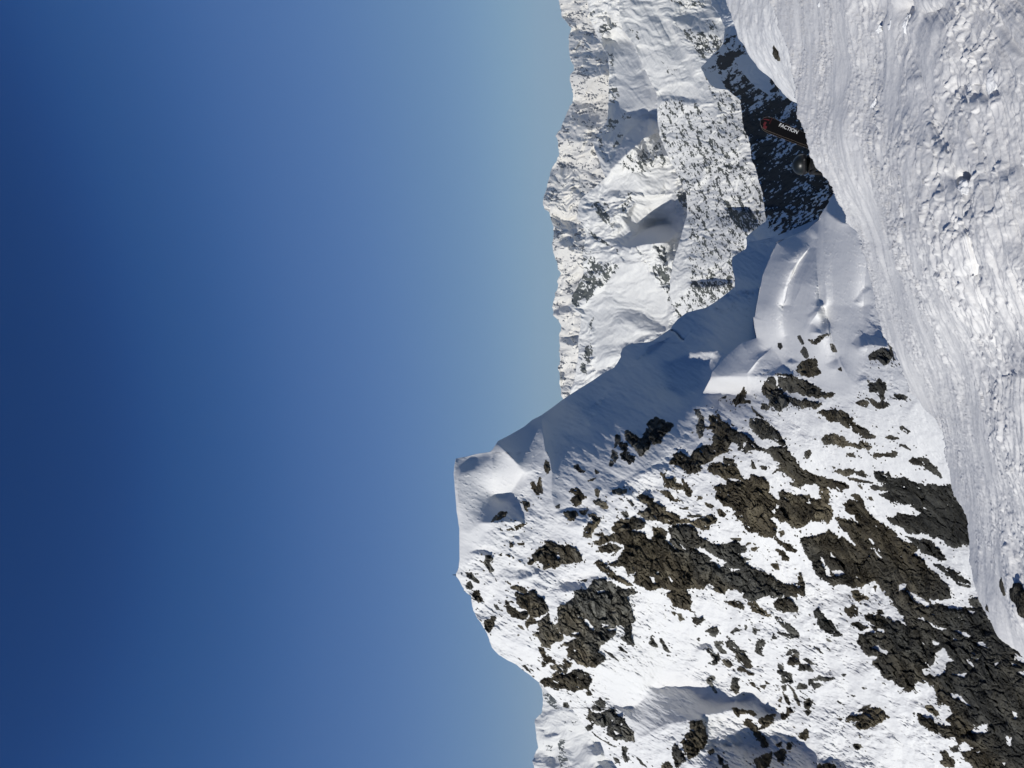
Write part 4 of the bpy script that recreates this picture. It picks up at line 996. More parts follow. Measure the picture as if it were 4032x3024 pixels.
MID_TOP = [(-60, 2300), (0, 2312), (80, 2325), (150, 2355), (230, 2395), (290, 2400), (390, 2395), (470, 2392), (560, 2330), (620, 2355), (700, 2385), (740, 2340),
           (780, 2285), (850, 2270), (920, 2310), (1000, 2295), (1060, 2300), (1100, 2290), (1160, 2255), (1210, 2245), (1240, 2290), (1330, 2278), (1420, 2274), (1500, 2260), (1560, 2240), (1700, 2230)]
far_sheet('snowfield_range', MID_TOP, [(-60, 2960), (700, 3000), (1100, 2980), (1700, 2800)], -60, 1690,
          [(2300, 0, 7600), (2390, 400, 6800), (2350, 700, 6200), (2280, 850, 6600), (2260, 1200, 7200), (2250, 1550, 7800), (2450, 100, 6400),
           (2550, 400, 5000), (2580, 600, 4700), (2450, 800, 5000), (2500, 1000, 4700), (2690, 900, 3900), (2500, 1250, 4700), (2600, 1200, 4100), (2950, 0, 4000),
           (2950, 600, 3600), (2900, 1100, 3000), (2380, 1400, 5600), (2600, 1600, 4800), (2320, 1600, 6600), (2720, 1600, 4000)],
          [(V('Y 1270 1010 1300 1060 1300 1150 1180 1200 1060 1310 960 1400 870 1510 930 1340 1000 1220 1060 1130 1150 1060'), 8.0, -.5, 4),
           (V('Z 1000 470 1060 440 1200 330 1280 280 1360 265 1430 300 1450 350 1430 420 1380 450 1200 460 1080 490'), 7.0, -.5, 4),
           (V('Y 800 330 1100 350 1200 600 1290 800 1290 1000 1050 1120 780 1300 780 1100 900 850 900 600'), 2.2, 0, 18),
           (V('Y 700 900 900 860 1000 900 900 1080 780 1160 800 1000'), 1.0, 0, 8),
           (V('Y 780 1200 1000 1160 1010 1180 900 1350 860 1500 820 1380'), .9, 0, 8),
           (V('Z 640 190 760 110 840 10 880 100 900 200 860 260 780 170'), 1.5, 0, 6),
           (V('Z 940 1030 1050 1010 1200 1080 1280 1150 1400 1220 1200 1230 1050 1150 960 1160 930 1090'), 1.3, 0, 10),
           (V('Z 850 1350 950 1330 1000 1400 950 1480 860 1440'), .8, 0, 10),
           (V('Z 870 430 960 380 1000 480 1100 540 1400 480 1430 600 1260 640 1040 560 920 500'), .7, 0, 12),
           (V('Z 900 650 1150 620 1400 900 1380 1000 1100 960 900 900 700 960'), -.4, 0, 14),
           (V('Z 600 0 800 20 900 300 860 480 600 260'), -.3, 0, 10)],
          mat_far2, 3.0, 1.15, base=.0, rag=5, seed=70, rib=1.2, flat=.38, rgain=1.25, groove=(.85, .0016),
          dens=[(V('Z 550 800 650 720 760 800 760 860 700 950 580 1010 520 880'), 1.15), (V('Z 740 1270 720 1450 690 1580 640 1590 635 1480 690 1350'), .95),
                (V('Z 730 1100 760 1110 750 1230 715 1200'), .9), (V('Z 650 500 700 500 760 600 980 650 900 720 860 820 780 860 650 700'), .72),
                (V('Z 660 300 900 480 1060 540 1040 560 850 480 700 380'), .5), (V('Z 1240 620 1390 640 1420 850 1380 890 1290 760'), .85),
                (V('Z 1290 500 1370 490 1370 600 1320 610'), .8), (V('Z 720 130 870 80 880 250 940 260 920 340 800 240'), .7),
                (V('Z 1470 20 1570 -20 1560 150 1510 140'), .95), (V('Z 1040 20 1080 0 1030 180 980 210'), .7), (V('Z 1420 930 1540 1080 1500 1100 1400 970'), .9),
                (V('Y 700 170 730 240 960 190 960 240 830 330 760 250 690 230'), .75), (V('Y 860 760 960 770 960 830 920 900 850 860'), .85),
                (V('Y 770 1160 870 1060 1060 980 1060 1000 800 1180'), .7), (V('Y 770 1200 820 1200 830 1330 900 1360 880 1400 820 1380'), .75),
                (V('Y 900 1250 1000 1160 1020 1180 920 1290'), .6), (V('Y 1070 1340 1230 1280 1330 1250 1380 1420 1250 1480 1080 1500 1000 1440'), .55),
                (V('Y 730 100 790 110 770 140 700 150'), .7), (V('Y 870 470 910 460 920 580 880 560'), .6), (V('Z 380 1240 560 1270 600 1450 480 1480'), .4)],
          smooth=[V('Y 940 230 1100 350 1290 800 1290 1000 1060 1120 860 1250 900 850 900 600 840 350'),
                  V('Z 900 650 1150 620 1450 1000 1380 1230 990 1380 980 1450 740 1650 730 1230 600 1030 780 880'),
                  V('Z 1000 300 1100 50 1400 30 1480 200 1450 400 1400 480 1040 500 880 420'),
                  V('Y 830 1600 900 1480 1400 1420 1480 1700 850 1700')])

NEAR_TOP = [(-60, 2436), (0, 2438), (80, 2438), (120, 2452), (180, 2498), (290, 2545), (370, 2586), (480, 2588), (540, 2600), (640, 2640), (660, 2655), (740, 2690), (760, 2703), (850, 2706), (900, 2690),
            (960, 2672), (1040, 2650), (1100, 2640), (1160, 2634), (1200, 2650), (1260, 2700), (1300, 2740), (1400, 2800)]
far_sheet('valley_spur', NEAR_TOP, [(-60, 3120), (700, 3330), (1200, 3200), (1400, 3000)], -60, 1380,
          [(2440, 0, 4300), (2590, 450, 3600), (2700, 800, 3000), (2640, 1100, 2900), (2740, 1300, 2900), (2900, 50, 2900), (2750, 300, 2900),
           (2850, 600, 2300), (2950, 800, 1900), (2900, 1000, 1900), (2800, 1200, 2300), (3100, 400, 1900), (3100, 800, 1500), (2650, 250, 3300), (3100, 1100, 1400)],
          [(V('Z 1840 30 1900 150 2110 190 2130 330 2080 380 1960 260'), 2.2, 0, 5), (V('Y 1430 150 1720 90 1800 250 1660 300 1560 230'), .9, 0, 8),
           (V('Y 1130 0 1230 0 1560 500 1660 900 1800 1160 1700 1000 1580 800 1400 480'), .5, 0, 8),
           (V('Y 1290 990 1300 830 1400 820 1650 870 1640 900 1400 860 1330 900'), 1.0, 0, 5),
           (V('Z 1600 780 1960 770 1960 800 1680 850 1580 810'), 1.6, 0, 5),
           (V('Y 1750 0 1900 0 1900 140 1800 150'), 1.8, 0, 6)],
          mat_far2, 3.0, .6, base=.0, rag=4, seed=90, rib=.8, flat=.38, rgain=1.8, groove=(1.10, .0020), sps=(8.5, 5),
          dens=[(V('Y 1330 880 1480 850 1640 900 1900 1100 2200 1600 2200 1750 1500 1750 1440 1420 1310 1140'), .44),
                (V('Z 1560 0 2212 0 2212 400 2060 480 1960 1000 1700 1080 1560 1060 1430 1000 1560 900 1580 500'), .44),
                (V('Y 1600 1250 1800 1200 2000 1500 1900 1659 1650 1500'), .6),
                (V('Z 1850 60 2000 180 2180 160 2212 330 2080 400 1900 200'), .9), (V('Z 1600 780 1960 790 1940 880 1700 1000 1560 940'), .75),
                (V('Y 1500 250 1800 290 1880 380 1760 550 1650 480 1550 320 1420 160'), .72), (V('Y 1350 550 1480 620 1450 700 1370 660'), .5),
                (V('Y 1060 260 1120 260 1200 380 1140 360'), .5), (V('Y 1400 0 1740 0 1720 50 1580 60 1460 30'), .6), (V('Y 1740 150 1800 180 1790 290 1720 240'), .5),
                (V('Y 1700 650 2040 900 2120 1250 2000 1250 1800 900'), .45)],
          smooth=[V('Y 980 0 1250 0 1600 500 1700 900 1300 870 1290 780 1190 600 980 180')])

# the shaded rocky flank below the saddle
FLANK_TOP = [(-40, 2800), (20, 2800), (60, 2830), (105, 2852), (150, 2850), (172, 2845), (195, 2830), (230, 2792), (265, 2758), (300, 2775), (330, 2795), (350, 2820), (352, 2860), (395, 2915),
             (450, 2920), (500, 2927), (540, 2945), (570, 2952), (620, 2958), (665, 2974), (700, 2984), (760, 3002), (800, 3006), (840, 3012), (870, 3018), (890, 2990), (915, 2960), (937, 2938), (955, 2940), (980, 2945), (1020, 2960), (1100, 2980), (1200, 3000)]
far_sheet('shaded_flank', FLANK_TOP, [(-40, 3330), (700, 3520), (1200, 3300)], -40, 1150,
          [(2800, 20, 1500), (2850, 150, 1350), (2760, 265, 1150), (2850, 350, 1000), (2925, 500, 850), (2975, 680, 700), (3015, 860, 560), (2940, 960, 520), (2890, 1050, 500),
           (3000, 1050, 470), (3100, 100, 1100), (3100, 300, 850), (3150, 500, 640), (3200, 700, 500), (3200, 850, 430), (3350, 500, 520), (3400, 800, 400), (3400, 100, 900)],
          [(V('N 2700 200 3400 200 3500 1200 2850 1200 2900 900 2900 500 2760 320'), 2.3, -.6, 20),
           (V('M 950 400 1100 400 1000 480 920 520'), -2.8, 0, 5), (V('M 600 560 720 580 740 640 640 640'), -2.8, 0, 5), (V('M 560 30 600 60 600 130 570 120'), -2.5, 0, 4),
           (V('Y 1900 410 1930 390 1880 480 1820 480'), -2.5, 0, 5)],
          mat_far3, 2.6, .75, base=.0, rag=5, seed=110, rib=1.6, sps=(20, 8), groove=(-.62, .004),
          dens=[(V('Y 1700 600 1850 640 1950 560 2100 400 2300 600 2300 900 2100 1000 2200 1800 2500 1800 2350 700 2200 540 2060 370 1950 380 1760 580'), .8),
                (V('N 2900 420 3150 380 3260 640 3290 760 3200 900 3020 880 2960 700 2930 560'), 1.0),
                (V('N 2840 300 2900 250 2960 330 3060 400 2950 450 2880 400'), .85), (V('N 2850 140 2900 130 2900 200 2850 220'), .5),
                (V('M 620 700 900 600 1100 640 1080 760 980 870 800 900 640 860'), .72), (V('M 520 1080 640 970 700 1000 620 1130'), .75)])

# the range seen past the left shoulder of the mountain
LEFT_TOP = [(2640, 2150), (2690, 2122)]+[(y, x) for x, y in V('H 365 800 385 900 375 1010 370 1060 290 1130 285 1160 300 1210 310 1300 330 1440 300 1490 270 1580 290 1659')]+[(3060, 2100), (3100, 2090)]
far_sheet('left_range', LEFT_TOP, [(2640, 2420), (2900, 2600), (3120, 2700)], 2640, 3110,
          [(2120, 2690, 7000), (2140, 2800, 7000), (2100, 2850, 7500), (2120, 3000, 8000), (2100, 3100, 8200), (2200, 2800, 5600), (2350, 2950, 4600), (2300, 3080, 5000), (2500, 3000, 3800), (2550, 3100, 3800)],
          [(V('H 300 1130 460 1020 480 1060 400 1160 320 1170'), 1.0, 0, 5), (V('H 390 1300 500 1260 560 1290 440 1330'), 1.8, 0, 4),
           (V('H 890 1440 930 1360 1000 1400 1040 1490 960 1530 910 1490'), 2.6, 0, 4), (V('H 270 1580 330 1470 350 1520 300 1659'), 2.2, 0, 4),
           (V('H 400 1500 500 1560 510 1659 420 1640 390 1560'), 2.0, 0, 4), (V('H 940 1659 1050 1550 1180 1600 1180 1700 940 1700'), 1.4, 0, 5),
           (V('H 360 1340 540 1380 550 1500 480 1540 360 1440'), -1.2, 0, 5), (V('H 640 1250 760 1230 860 1300 880 1600 700 1640 620 1480'), .3, 0, 12),
           (V('H 890 1530 1000 1500 1050 1530 900 1610'), -1.2, 0, 4)],
          mat_far2, 2.6, .7, base=.0, rag=5, seed=130, rib=1.0, flat=.4, rgain=1.8,
          dens=[(V('H 380 820 480 870 560 980 560 1020 480 1000 400 920'), .75), (V('H 560 1330 620 1310 640 1500 650 1659 560 1659'), .72),
                (V('H 580 1150 740 1130 740 1170 590 1170'), .6), (V('H 380 1390 500 1430 460 1460 370 1440'), .55), (V('H 660 1270 720 1220 700 1290'), .6)],
          smooth=[V('H 640 1200 860 1250 900 1400 860 1600 700 1659 640 1400')])

# valley floor far below, closes the terrain between the ranges
vm = snow_mat('snow valley floor', 60, True)
nv = 120
gx, gy = np.meshgrid(np.linspace(-24000, 24000, nv), np.linspace(-3000, 30000, nv), indexing='ij')
gz = -3300+fbm(gx/5000, gy/5000, 0, 4, .5, 150)*1200
tag(mesh_from('valley_floor', np.stack([gx, gy, gz], -1).reshape(-1, 3), grid_faces(nv, nv), vm, attrs={'rock': np.full(nv*nv, .4)}), kind='structure')

# ------------------------------------------------------------------ foreground slope
mat_fg = snow_mat('snow foreground crust', .022, bumpd=.8, col=(.655, .642, .622))
FG_CTRL = [(2760, -1500, 11), (3400, -1500, 5.0), (4032, -1400, 2.75), (5000, -1300, 1.75), (5000, 0, 1.62), (5000, 1000, 1.6), (5000, 2400, 2.0), (3025, 0, 8.8), (2990, -200, 9), (3140, 400, 7.6), (3187, 600, 7.1), (3290, 770, 7.0), (3371, 907, 7.1), (3437, 1164, 7.3), (3517, 1402, 7.3), (3651, 1616, 6.7),
           (3723, 1800, 6.2), (3815, 2138, 5.7), (3839, 2300, 5.5), (3954, 2517, 4.9), (4032, 2588, 4.6), (4120, 2680, 4.4), (4032, 0, 2.62), (4032, 700, 2.6), (4032, 1300, 2.75),
           (4032, 1800, 3.15), (4032, 2300, 3.9), (3600, 0, 3.75), (3600, 600, 3.75), (3700, 1200, 3.85), (3400, 300, 5.0), (3300, 0, 5.3), (3500, 950, 4.9), (3830, 1700, 4.4),
           (4250, 1000, 2.15), (4250, 0, 2.1), (4250, 2000, 2.6), (4250, 2650, 3.6), (3850, 0, 3.0), (4400, 3000, 3.9)]
LEDGE1 = V('N 3438 -60 3500 60 3560 131 3620 233 3681 364 3714 467 3747 583 3784 690 3811 760 3823 914 3868 1028 3880 1100 3925 1210 3965 1330 4040 1470')
LEDGE2 = V('N 3060 -180 3130 -60 3230 60 3322 224 3364 397 3411 597 3430 720 3452 840 3482 930 3530 1060 3590 1200 3660 1340 3740 1480')
def strip(line, a, b):
    l = [(x-a, y) for x, y in line]; r = [(x-b, y) for x, y in line]
    return l+r[::-1]
FG_REG = [(strip(LEDGE1, 55, 0), -1.3, -1.5, 6), (strip(LEDGE1, 0, -50), .8, 1.6, 8), (strip(LEDGE2, 34, 2), -1.0, -1.2, 6), (strip(LEDGE2, 2, -45), .6, 1.2, 8),
          (V('M 1330 380 1500 500 1700 640 1830 780 1900 950 1960 1050 1750 960 1640 950 1570 850 1480 760 1400 600'), -2.6, -1.0, 10),
          (V('D 1300 350 1450 460 1700 650 1900 850 2100 1000 2212 1200 2212 1659 1960 1430 1800 1150 1600 950 1430 560'), -2.2, -.9, 24),
          (V('L 1080 0 1220 0 1330 330 1280 380 1130 280'), -1.5, -1.2, 6), (V('L 1330 1180 1480 1140 1650 1659 1420 1659 1340 1400'), -1.8, -1.2, 8),
          (V('L 1800 500 2212 350 2400 900 2212 1250 2000 1200 1860 800'), -1.0, -.5, 40),
          (V('L 640 850 820 760 860 900 760 1000 660 980'), 1.0, .8, 20), (V('L 1000 700 1200 760 1280 1050 1060 900'), -1.2, -.4, 16),
          (V('F 1700 720 1850 700 2030 780 1960 880 1760 900 1660 860'), 1.2, 1.5, 12), (V('F 1700 660 1850 660 2030 640 2020 740 1860 700'), -1.6, -1.0, 8),
          (V('F 880 60 1000 60 1060 180 1000 260 900 160'), 1.5, 1, 12), (V('F 1400 180 1600 20 1620 180 1500 280'), 1.5, 1, 14),
          (V('F 1300 0 1560 0 1560 60 1400 100'), -2.2, -1.0, 12), (V('F 820 0 900 0 900 40 850 60'), -2.0, -.6, 8),
          (V('F 780 900 860 880 1000 1100 940 1250 860 1200'), 1.0, .8, 20), (V('F 300 440 480 300 640 560 620 720 460 640'), .8, .4, 20),
          (V('F 620 900 720 1050 820 1240 760 1280 660 1120'), -2.0, -.8, 10), (V('F 1280 700 1400 700 1520 1000 1460 1080 1340 900'), -1.6, -.6, 14),
          (V('N 3740 1850 3800 1980 3835 2140 3850 2280 3880 2290 3880 2100 3850 1960 3790 1840'), .8, .6, 10),
         
          (V('N 3880 1850 3960 1900 4032 2200 3960 2260 3900 2100'), -.9, -.3, 20)]
def fg_surface(IX, IY):
    q = tps(FG_CTRL, IX, IY)
    q = q+relief((2700, -1500, 5100, 3060), FG_REG)(IX, IY)
    pts = P(IX, IY, np.exp(q))
    return pts
def build_fg():
    IX, IY = lay(FG_EDGE, [(-1500, 4800), (2600, 4800), (3000, 4960)], -900, 2900, 3.3, 3.2)
    e = fbm(IY[0]/60, IY[0]*0+.5, 0, 5, .6, 61)*7+np.abs(fbm(IY[0]/15, IY[0]*0+.5, 0, 4, .6, 67))*7
    s = np.linspace(0, 1, IX.shape[0])[:, None]
    IX = IX+e[None]*(1-s)**8
    pts = fg_surface(IX, IY)
    # normals of the base surface
    du = np.gradient(pts, axis=1); dv = np.gradient(pts, axis=0)
    n = np.cross(du, dv); n /= np.linalg.norm(n, axis=-1)[..., None]+1e-12
    if n[..., 2].mean() < 0: n = -n
    X, Y, Z = pts[..., 0], pts[..., 1], pts[..., 2]
    # wind and sluff grooves run down the slope; lumps of crust between them
    ang = math.radians(-28)
    a = X*math.cos(ang)+Y*math.sin(ang); b = -X*math.sin(ang)+Y*math.cos(ang)
    wob = fbm(a*1.6, b*1.6, 0, 3, .5, 62)*.25
    patch = sstep(-.25, .3, fbm(a*.8, b*1.3, 4, 3, .5, 68))
    big = fbm(a*.7, b*1.4+wob, 0, 4, .5, 63)*.050
    groove = fbm(a*1.6, b*2.0+wob*3, 0, 4, .5, 64, True)*.007
    lump = fbm(a*10, b*11+wob*4, 0, 4, .55, 65)
    lump = np.maximum(lump, -.02)*.030
    qa = a+fbm(a*5, b*5, 1, 3, .5, 71)*.12; qb = b+fbm(a*5, b*5, 7, 3, .5, 72)*.08
    F1, F2, idh, vx, vy = cells(qa*11, qb*12, 13)
    flake = np.where(idh > 165, np.minimum(np.clip(.46-F1, 0, 1), .2)*.085*(.4+idh/400.), 0)
    F1b, _, idb, _, _ = cells(qa*24, qb*26, 27)
    flake2 = np.where(idb > 145, np.minimum(np.clip(.46-F1b, 0, 1), .2)*.062, 0)
    F1c, _, idc, _, _ = cells(qa*50, qb*52, 33)
    flake3 = np.where(idc > 120, np.clip(.45-F1c, 0, 1)*.010, 0)
    fine = fbm(X*46, Y*60, Z*40, 3, .6, 66)*.0013
    near = sstep(2.0, 3.6, Y)
    calm = sstep(.15, -.25, fbm(a*1.1+3, b*1.7, 9, 3, .5, 73))
    calm = np.maximum(calm, sstep(70, 10, IX-profile(FG_EDGE, IY[0])[None])*sstep(1700, 1850, IY)*sstep(2330, 2250, IY))
    h = big+groove+(lump*.5+(flake+flake2+flake3)*(.5+.5*patch))*(1-.85*calm)*(.55+.45*near)*(1-.30*sstep(900, 1500, IY))*.85+fine
    # long scour lines that run with the ledges
    sc = IX-np.interp(IY, [p[1] for p in LEDGE2], [p[0] for p in LEDGE2])-sstep(1500, 2900, IY)*.36*(IY-1500)
    h = h+fbm(sc/42, IY/520, 3.3, 4, .55, 74, True)*.030*(.4+.6*sstep(4.5, 2.6, Y))*sstep(10, 170, IX-profile(FG_EDGE, IY[0])[None])
    # hollows and cracks below the broken crust
    for cx, cy, r, dep in ((3560, 30, 30, .07), (3790, 705, 17, .09), (3860, 372, 16, .02)):
        dpx = np.sqrt(((IX-cx)/1.0)**2+((IY-cy)/1.3)**2)
        h = h-np.exp(-(dpx/r)**2)*dep
    pts = pts+n*h[..., None]
    # far side of the ridge drops away steeply
    rows = []
    for sdist in (10, 7.5, 5.5, 4, 3, 2.2, 1.6, 1.1, .75, .5, .3, .16, .07):
        r = pts[0].copy(); r[:, 1] += sdist*.92; r[:, 2] -= sdist*1.02+.02; rows.append(r)
    al = np.concatenate([np.array(rows), pts], 0)
    o = mesh_from('snow_slope', al.reshape(-1, 3), grid_faces(al.shape[0], al.shape[1]), mat_fg)
    return tag(o, kind='structure')
build_fg()

HUMP = [(-1100, 2600), (-200, 2790), (-60, 2840), (0, 2859), (45, 2877), (104, 2899), (145, 2904), (208, 2949), (271, 2994), (331, 3047), (383, 3103), (411, 3140), (450, 3190), (500, 3240)]
def build_hump():
    IX, IY = lay(HUMP, [(-1100, 3050), (-200, 3200), (411, 3260), (500, 3330)], -1000, 490, 2.8, 2.5)
    q = tps([(2859, 0, 15.5), (2904, 145, 14.5), (2994, 271, 13.8), (3103, 383, 13.2), (3190, 450, 13), (3030, 0, 11.5), (3120, 250, 11.3), (3180, 400, 11.2), (3250, 0, 9.8), (3300, 400, 9.8), (2790, -200, 16), (2600, -1100, 20), (3050, -1100, 12)], IX, IY)
    pts = P(IX, IY, np.exp(q))
    X, Y, Z = pts[..., 0], pts[..., 1], pts[..., 2]
    pts[..., 2] += fbm(X*1.3, Y*1.3, 0, 5, .5, 161)*.10+np.maximum(fbm(X*5, Y*8, 0, 4, .6, 162), -.05)*.035
    rows = []
    for sdist in (14, 9, 6, 4, 2.5, 1.5, .9, .5, .2):
        r = pts[0].copy(); r[:, 1] += sdist*.8; r[:, 2] -= sdist*1.1+.02; rows.append(r)
    al = np.concatenate([np.array(rows), pts], 0)
    return tag(mesh_from('snow_hump', al.reshape(-1, 3), grid_faces(al.shape[0], al.shape[1]), snow_mat('snow hump', .05)), kind='structure')
build_hump()

# ------------------------------------------------------------------ thin mountain haze
def build_haze():
    x0, x1, y0, y1, z0, z1 = -26000, 26000, -3200, 31000, -6200, 1500
    v = np.array([(x, y, z) for x in (x0, x1) for y in (y0, y1) for z in (z0, z1)], float)
    f = np.array([(0, 1, 3, 2), (4, 6, 7, 5), (0, 4, 5, 1), (2, 3, 7, 6), (0, 2, 6, 4), (1, 5, 7, 3)])
    m = bpy.data.materials.new('haze'); m.use_nodes = True
    nt = m.node_tree; nt.nodes.clear()
    out = nt.nodes.new('ShaderNodeOutputMaterial'); pv = nt.nodes.new('ShaderNodeVolumePrincipled')
    pv.inputs['Color'].default_value = (.62, .76, .95, 1); pv.inputs['Density'].default_value = 1.6e-5
    nt.links.new(pv.outputs[0], out.inputs['Volume'])
    o = mesh_from('haze', v, f, m, smooth=False)
    tag(o, kind='stuff')
build_haze()
# ------------------------------------------------------------------ boulders and broken crust on the near slope
def lump_mesh(name, loc, size, mat, seed, rot=0, squash=(1, 1, 1), sub=4, amp=.35, facet=True, parent=None):
    bm = bmesh.new()
    bmesh.ops.create_icosphere(bm, subdivisions=sub, radius=1.0)
    co = np.array([v.co[:] for v in bm.verts])
    r = random.Random(seed)
    if facet:   # chop by random planes for angular faces
        for _ in range(11):
            n = np.array([r.gauss(0, 1) for _ in range(3)]); n /= np.linalg.norm(n)
            h = r.uniform(.55, .85)
            d = co@n-h
            co = co-np.where(d > 0, d, 0)[:, None]*n*.95
    nn = fbm(co[:, 0]*1.7, co[:, 1]*1.7, co[:, 2]*1.7, 5, .55, seed)
    co = co*(1+nn*amp)[:, None]
    co = co*np.array(squash)*size
    c, s = math.cos(rot), math.sin(rot)
    co = np.stack([co[:, 0]*c-co[:, 1]*s, co[:, 0]*s+co[:, 1]*c, co[:, 2]], -1)
    for v, p in zip(bm.verts, co): v.co = p
    for f in bm.faces: f.smooth = True
    me = bpy.data.meshes.new(name); bm.to_mesh(me); bm.free()
    me.materials.append(mat)
    o = bpy.data.objects.new(name, me); link(o); o.location = loc
    if parent: o.parent = parent
    return o

def ground_at(ix, iy):
    p = fg_surface(np.array([[float(ix)]]), np.array([[float(iy)]]))[0, 0]
    return Vector(p.tolist())

mat_bldr = rock_mat('rock boulder', .05, .1, .8)
b = lump_mesh('boulder', Pv(3068, 205, 12.0), .13, mat_bldr, 3, .4, (1.15, .9, .9), 5)
tag(b, 'small dark boulder poking from the bright snow hump at the upper edge', 'boulder')
b = lump_mesh('boulder', ground_at(4045, 2375)+Vector((0, .05, -.03)), .125, mat_bldr, 8, 1.1, (1.0, .8, .75), 5)
tag(b, 'jagged dark boulder cut by the picture edge where the near slope falls away', 'boulder')
b = lump_mesh('rock', ground_at(3957, 2303)+Vector((0, 0, .0)), .055, mat_bldr, 12, .3, (1.5, .7, .5), 4)
tag(b, 'thin dark rock lying in the snow just above the jagged boulder', 'rock')
b = lump_mesh('rock', ground_at(3895, 2392)+Vector((0, 0, 0)), .04, mat_bldr, 15, .9, (1, .8, .6), 4)
tag(b, 'fist sized dark rock at the rim of the near slope beside the jagged boulder', 'rock')

mat_chunk = snow_mat('snow chunk', .018, bumpd=.7, col=(.62, .622, .624))
for (ix, iy, sz, sq, rot, sd, lab) in (
    (3520, 112, .050, (1.3, 1, .7), .3, 21, 'flat topped snow block beside a dark hollow near the upper edge'),
    (3572, 95, .045, (.8, 1.3, .8), 1.2, 22, 'tilted snow block wedged between two hollows near the upper edge'),
    (3460, 115, .028, (1.2, .9, .7), 2.0, 23, 'small snow block left of the flat topped block near the upper edge'),
    (3840, 350, .050, (1.2, 1.1, .6), .6, 24, 'rounded snow lump with a pitted face on the close snow'),
    (3915, 322, .055, (1.1, 1.4, .55), 1.4, 25, 'broad crust plate casting a soft shadow beside the pitted lump'),
    (3800, 738, .050, (1.0, 1.1, .7), .2, 26, 'snow block fallen against the dark hole at the ledge end'),
    (3440, 408, .030, (.8, 1.6, .6), .5, 27, 'elongated snow clod lying on the grey crust in mid slope'),
    (3235, 15, .05, (1.2, 1, .7), .5, 28, 'rounded snow clod on the slope rim at the upper picture edge')):
    g = ground_at(ix, iy)
    o = lump_mesh('snow_chunk', g+Vector((0, 0, -.002)), sz*.85, mat_chunk, sd, rot, sq, 5, .6)
    tag(o, lab, 'snow chunk', 'broken chunks of snow crust')

# ------------------------------------------------------------------ skier climbing beyond the ridge
def simple_mat(name, col, rough=.5, spec=.5, metal=0, grain=None):
    m, nt, b = newmat(name)
    b.inputs['Roughness'].default_value = rough; b.inputs['Specular IOR Level'].default_value = spec; b.inputs['Metallic'].default_value = metal
    co = coords(nt, (1, 1, 1))
    n = noise(nt, co, grain or 60, 4, .6)
    c = ramp(nt, n, [(.3, tuple(x*.85 for x in col)), (.7, col)])
    nt.links.new(c, b.inputs['Base Color'])
    bump(nt, b, n, .15, .002)
    return m

def skin_chain(name, verts, edges, radii, mat, parent=None, root=0, sub=2):
    me = bpy.data.meshes.new(name); me.from_pydata(verts, edges, []); me.update()
    o = bpy.data.objects.new(name, me); link(o)
    sk = o.modifiers.new('skin', 'SKIN'); sk.use_smooth_shade = True
    for i, r in enumerate(radii):
        r2 = r if isinstance(r, tuple) else (r, r)
        me.skin_vertices[0].data[i].radius = r2
    me.skin_vertices[0].data[root].use_root = True
    ss = o.modifiers.new('sub', 'SUBSURF'); ss.levels = sub; ss.render_levels = sub
    me.materials.append(mat)
    if parent: o.parent = parent
    return o

hc = Pv(3157, 648, 9.0)            # centre of the helmet
HEAD = hc
m_jacket = simple_mat('jacket dark', (.013, .013, .012), .85, .2)
m_black = simple_mat('black fabric', (.012, .012, .014), .8, .3)
m_skin = simple_mat('skin', (.55, .33, .24), .5, .4)
m_helmet = simple_mat('helmet shell', (.008, .010, .010), .38, .4)
m_red = simple_mat('red webbing', (.45, .015, .02), .6, .3)
m_iron_dark = simple_mat('clip plastic', (.05, .05, .05), .5, .3)
m_pack = simple_mat('pack fabric', (.012, .0115, .010), .85, .2)
z0 = -1.62
vs = [(0, 0, -.72), (0, -.01, -.54), (0, 0, -.36), (0, 0, -.20), (0, .02, -.06), (0, .03, .04),          # pelvis..head 0-5
      (-.16, 0, -.37), (-.22, .06, -.52), (-.17, .28, -.62), (-.15, .36, -.62),                         # left arm 6-9
      (.16, 0, -.37), (.27, .08, -.50), (.24, .30, -.58), (.22, .38, -.58),                               # right arm 10-13
      (-.10, .02, -.78), (-.12, .10, -1.15), (-.12, .02, -1.52), (-.12, .16, -1.57),                     # left leg 14-17
      (.10, .02, -.78), (.12, .02, -1.17), (.12, -.10, -1.54), (.12, .04, -1.58)]
es = [(0, 1), (1, 2), (2, 3), (3, 4), (4, 5), (2, 6), (6, 7), (7, 8), (8, 9), (2, 10), (10, 11), (11, 12), (12, 13), (0, 14), (14, 15), (15, 16), (16, 17), (0, 18), (18, 19), (19, 20), (20, 21)]
rd = [(.17, .13), (.16, .12), (.15, .11), .065, .075, .085, .075, .06, .045, .04, .085, .06, .045, .04, .11, .085, .065, .05, .11, .085, .065, .05]
person = skin_chain('person', vs, es, rd, m_jacket)
person.location = HEAD
tag(person, 'skier in dark helmet climbing behind the snow ridge carrying skis', 'person')
# head (face forward, away from the camera) with simple features, helmet over it
head = lump_mesh('head', (0, .04, -.01), .088, m_skin, 40, 0, (.8, 1.0, 1.18), 4, .02, False, person)
nose = lump_mesh('nose', (0, .125, -.03), .018, m_skin, 41, 0, (.7, 1, 1.3), 3, .02, False, person)
for s in (-1, 1):
    lump_mesh('ear', (s*.078, .02, -.03), .028, m_skin, 42, 0, (.4, .8, 1.1), 3, .02, False, person)
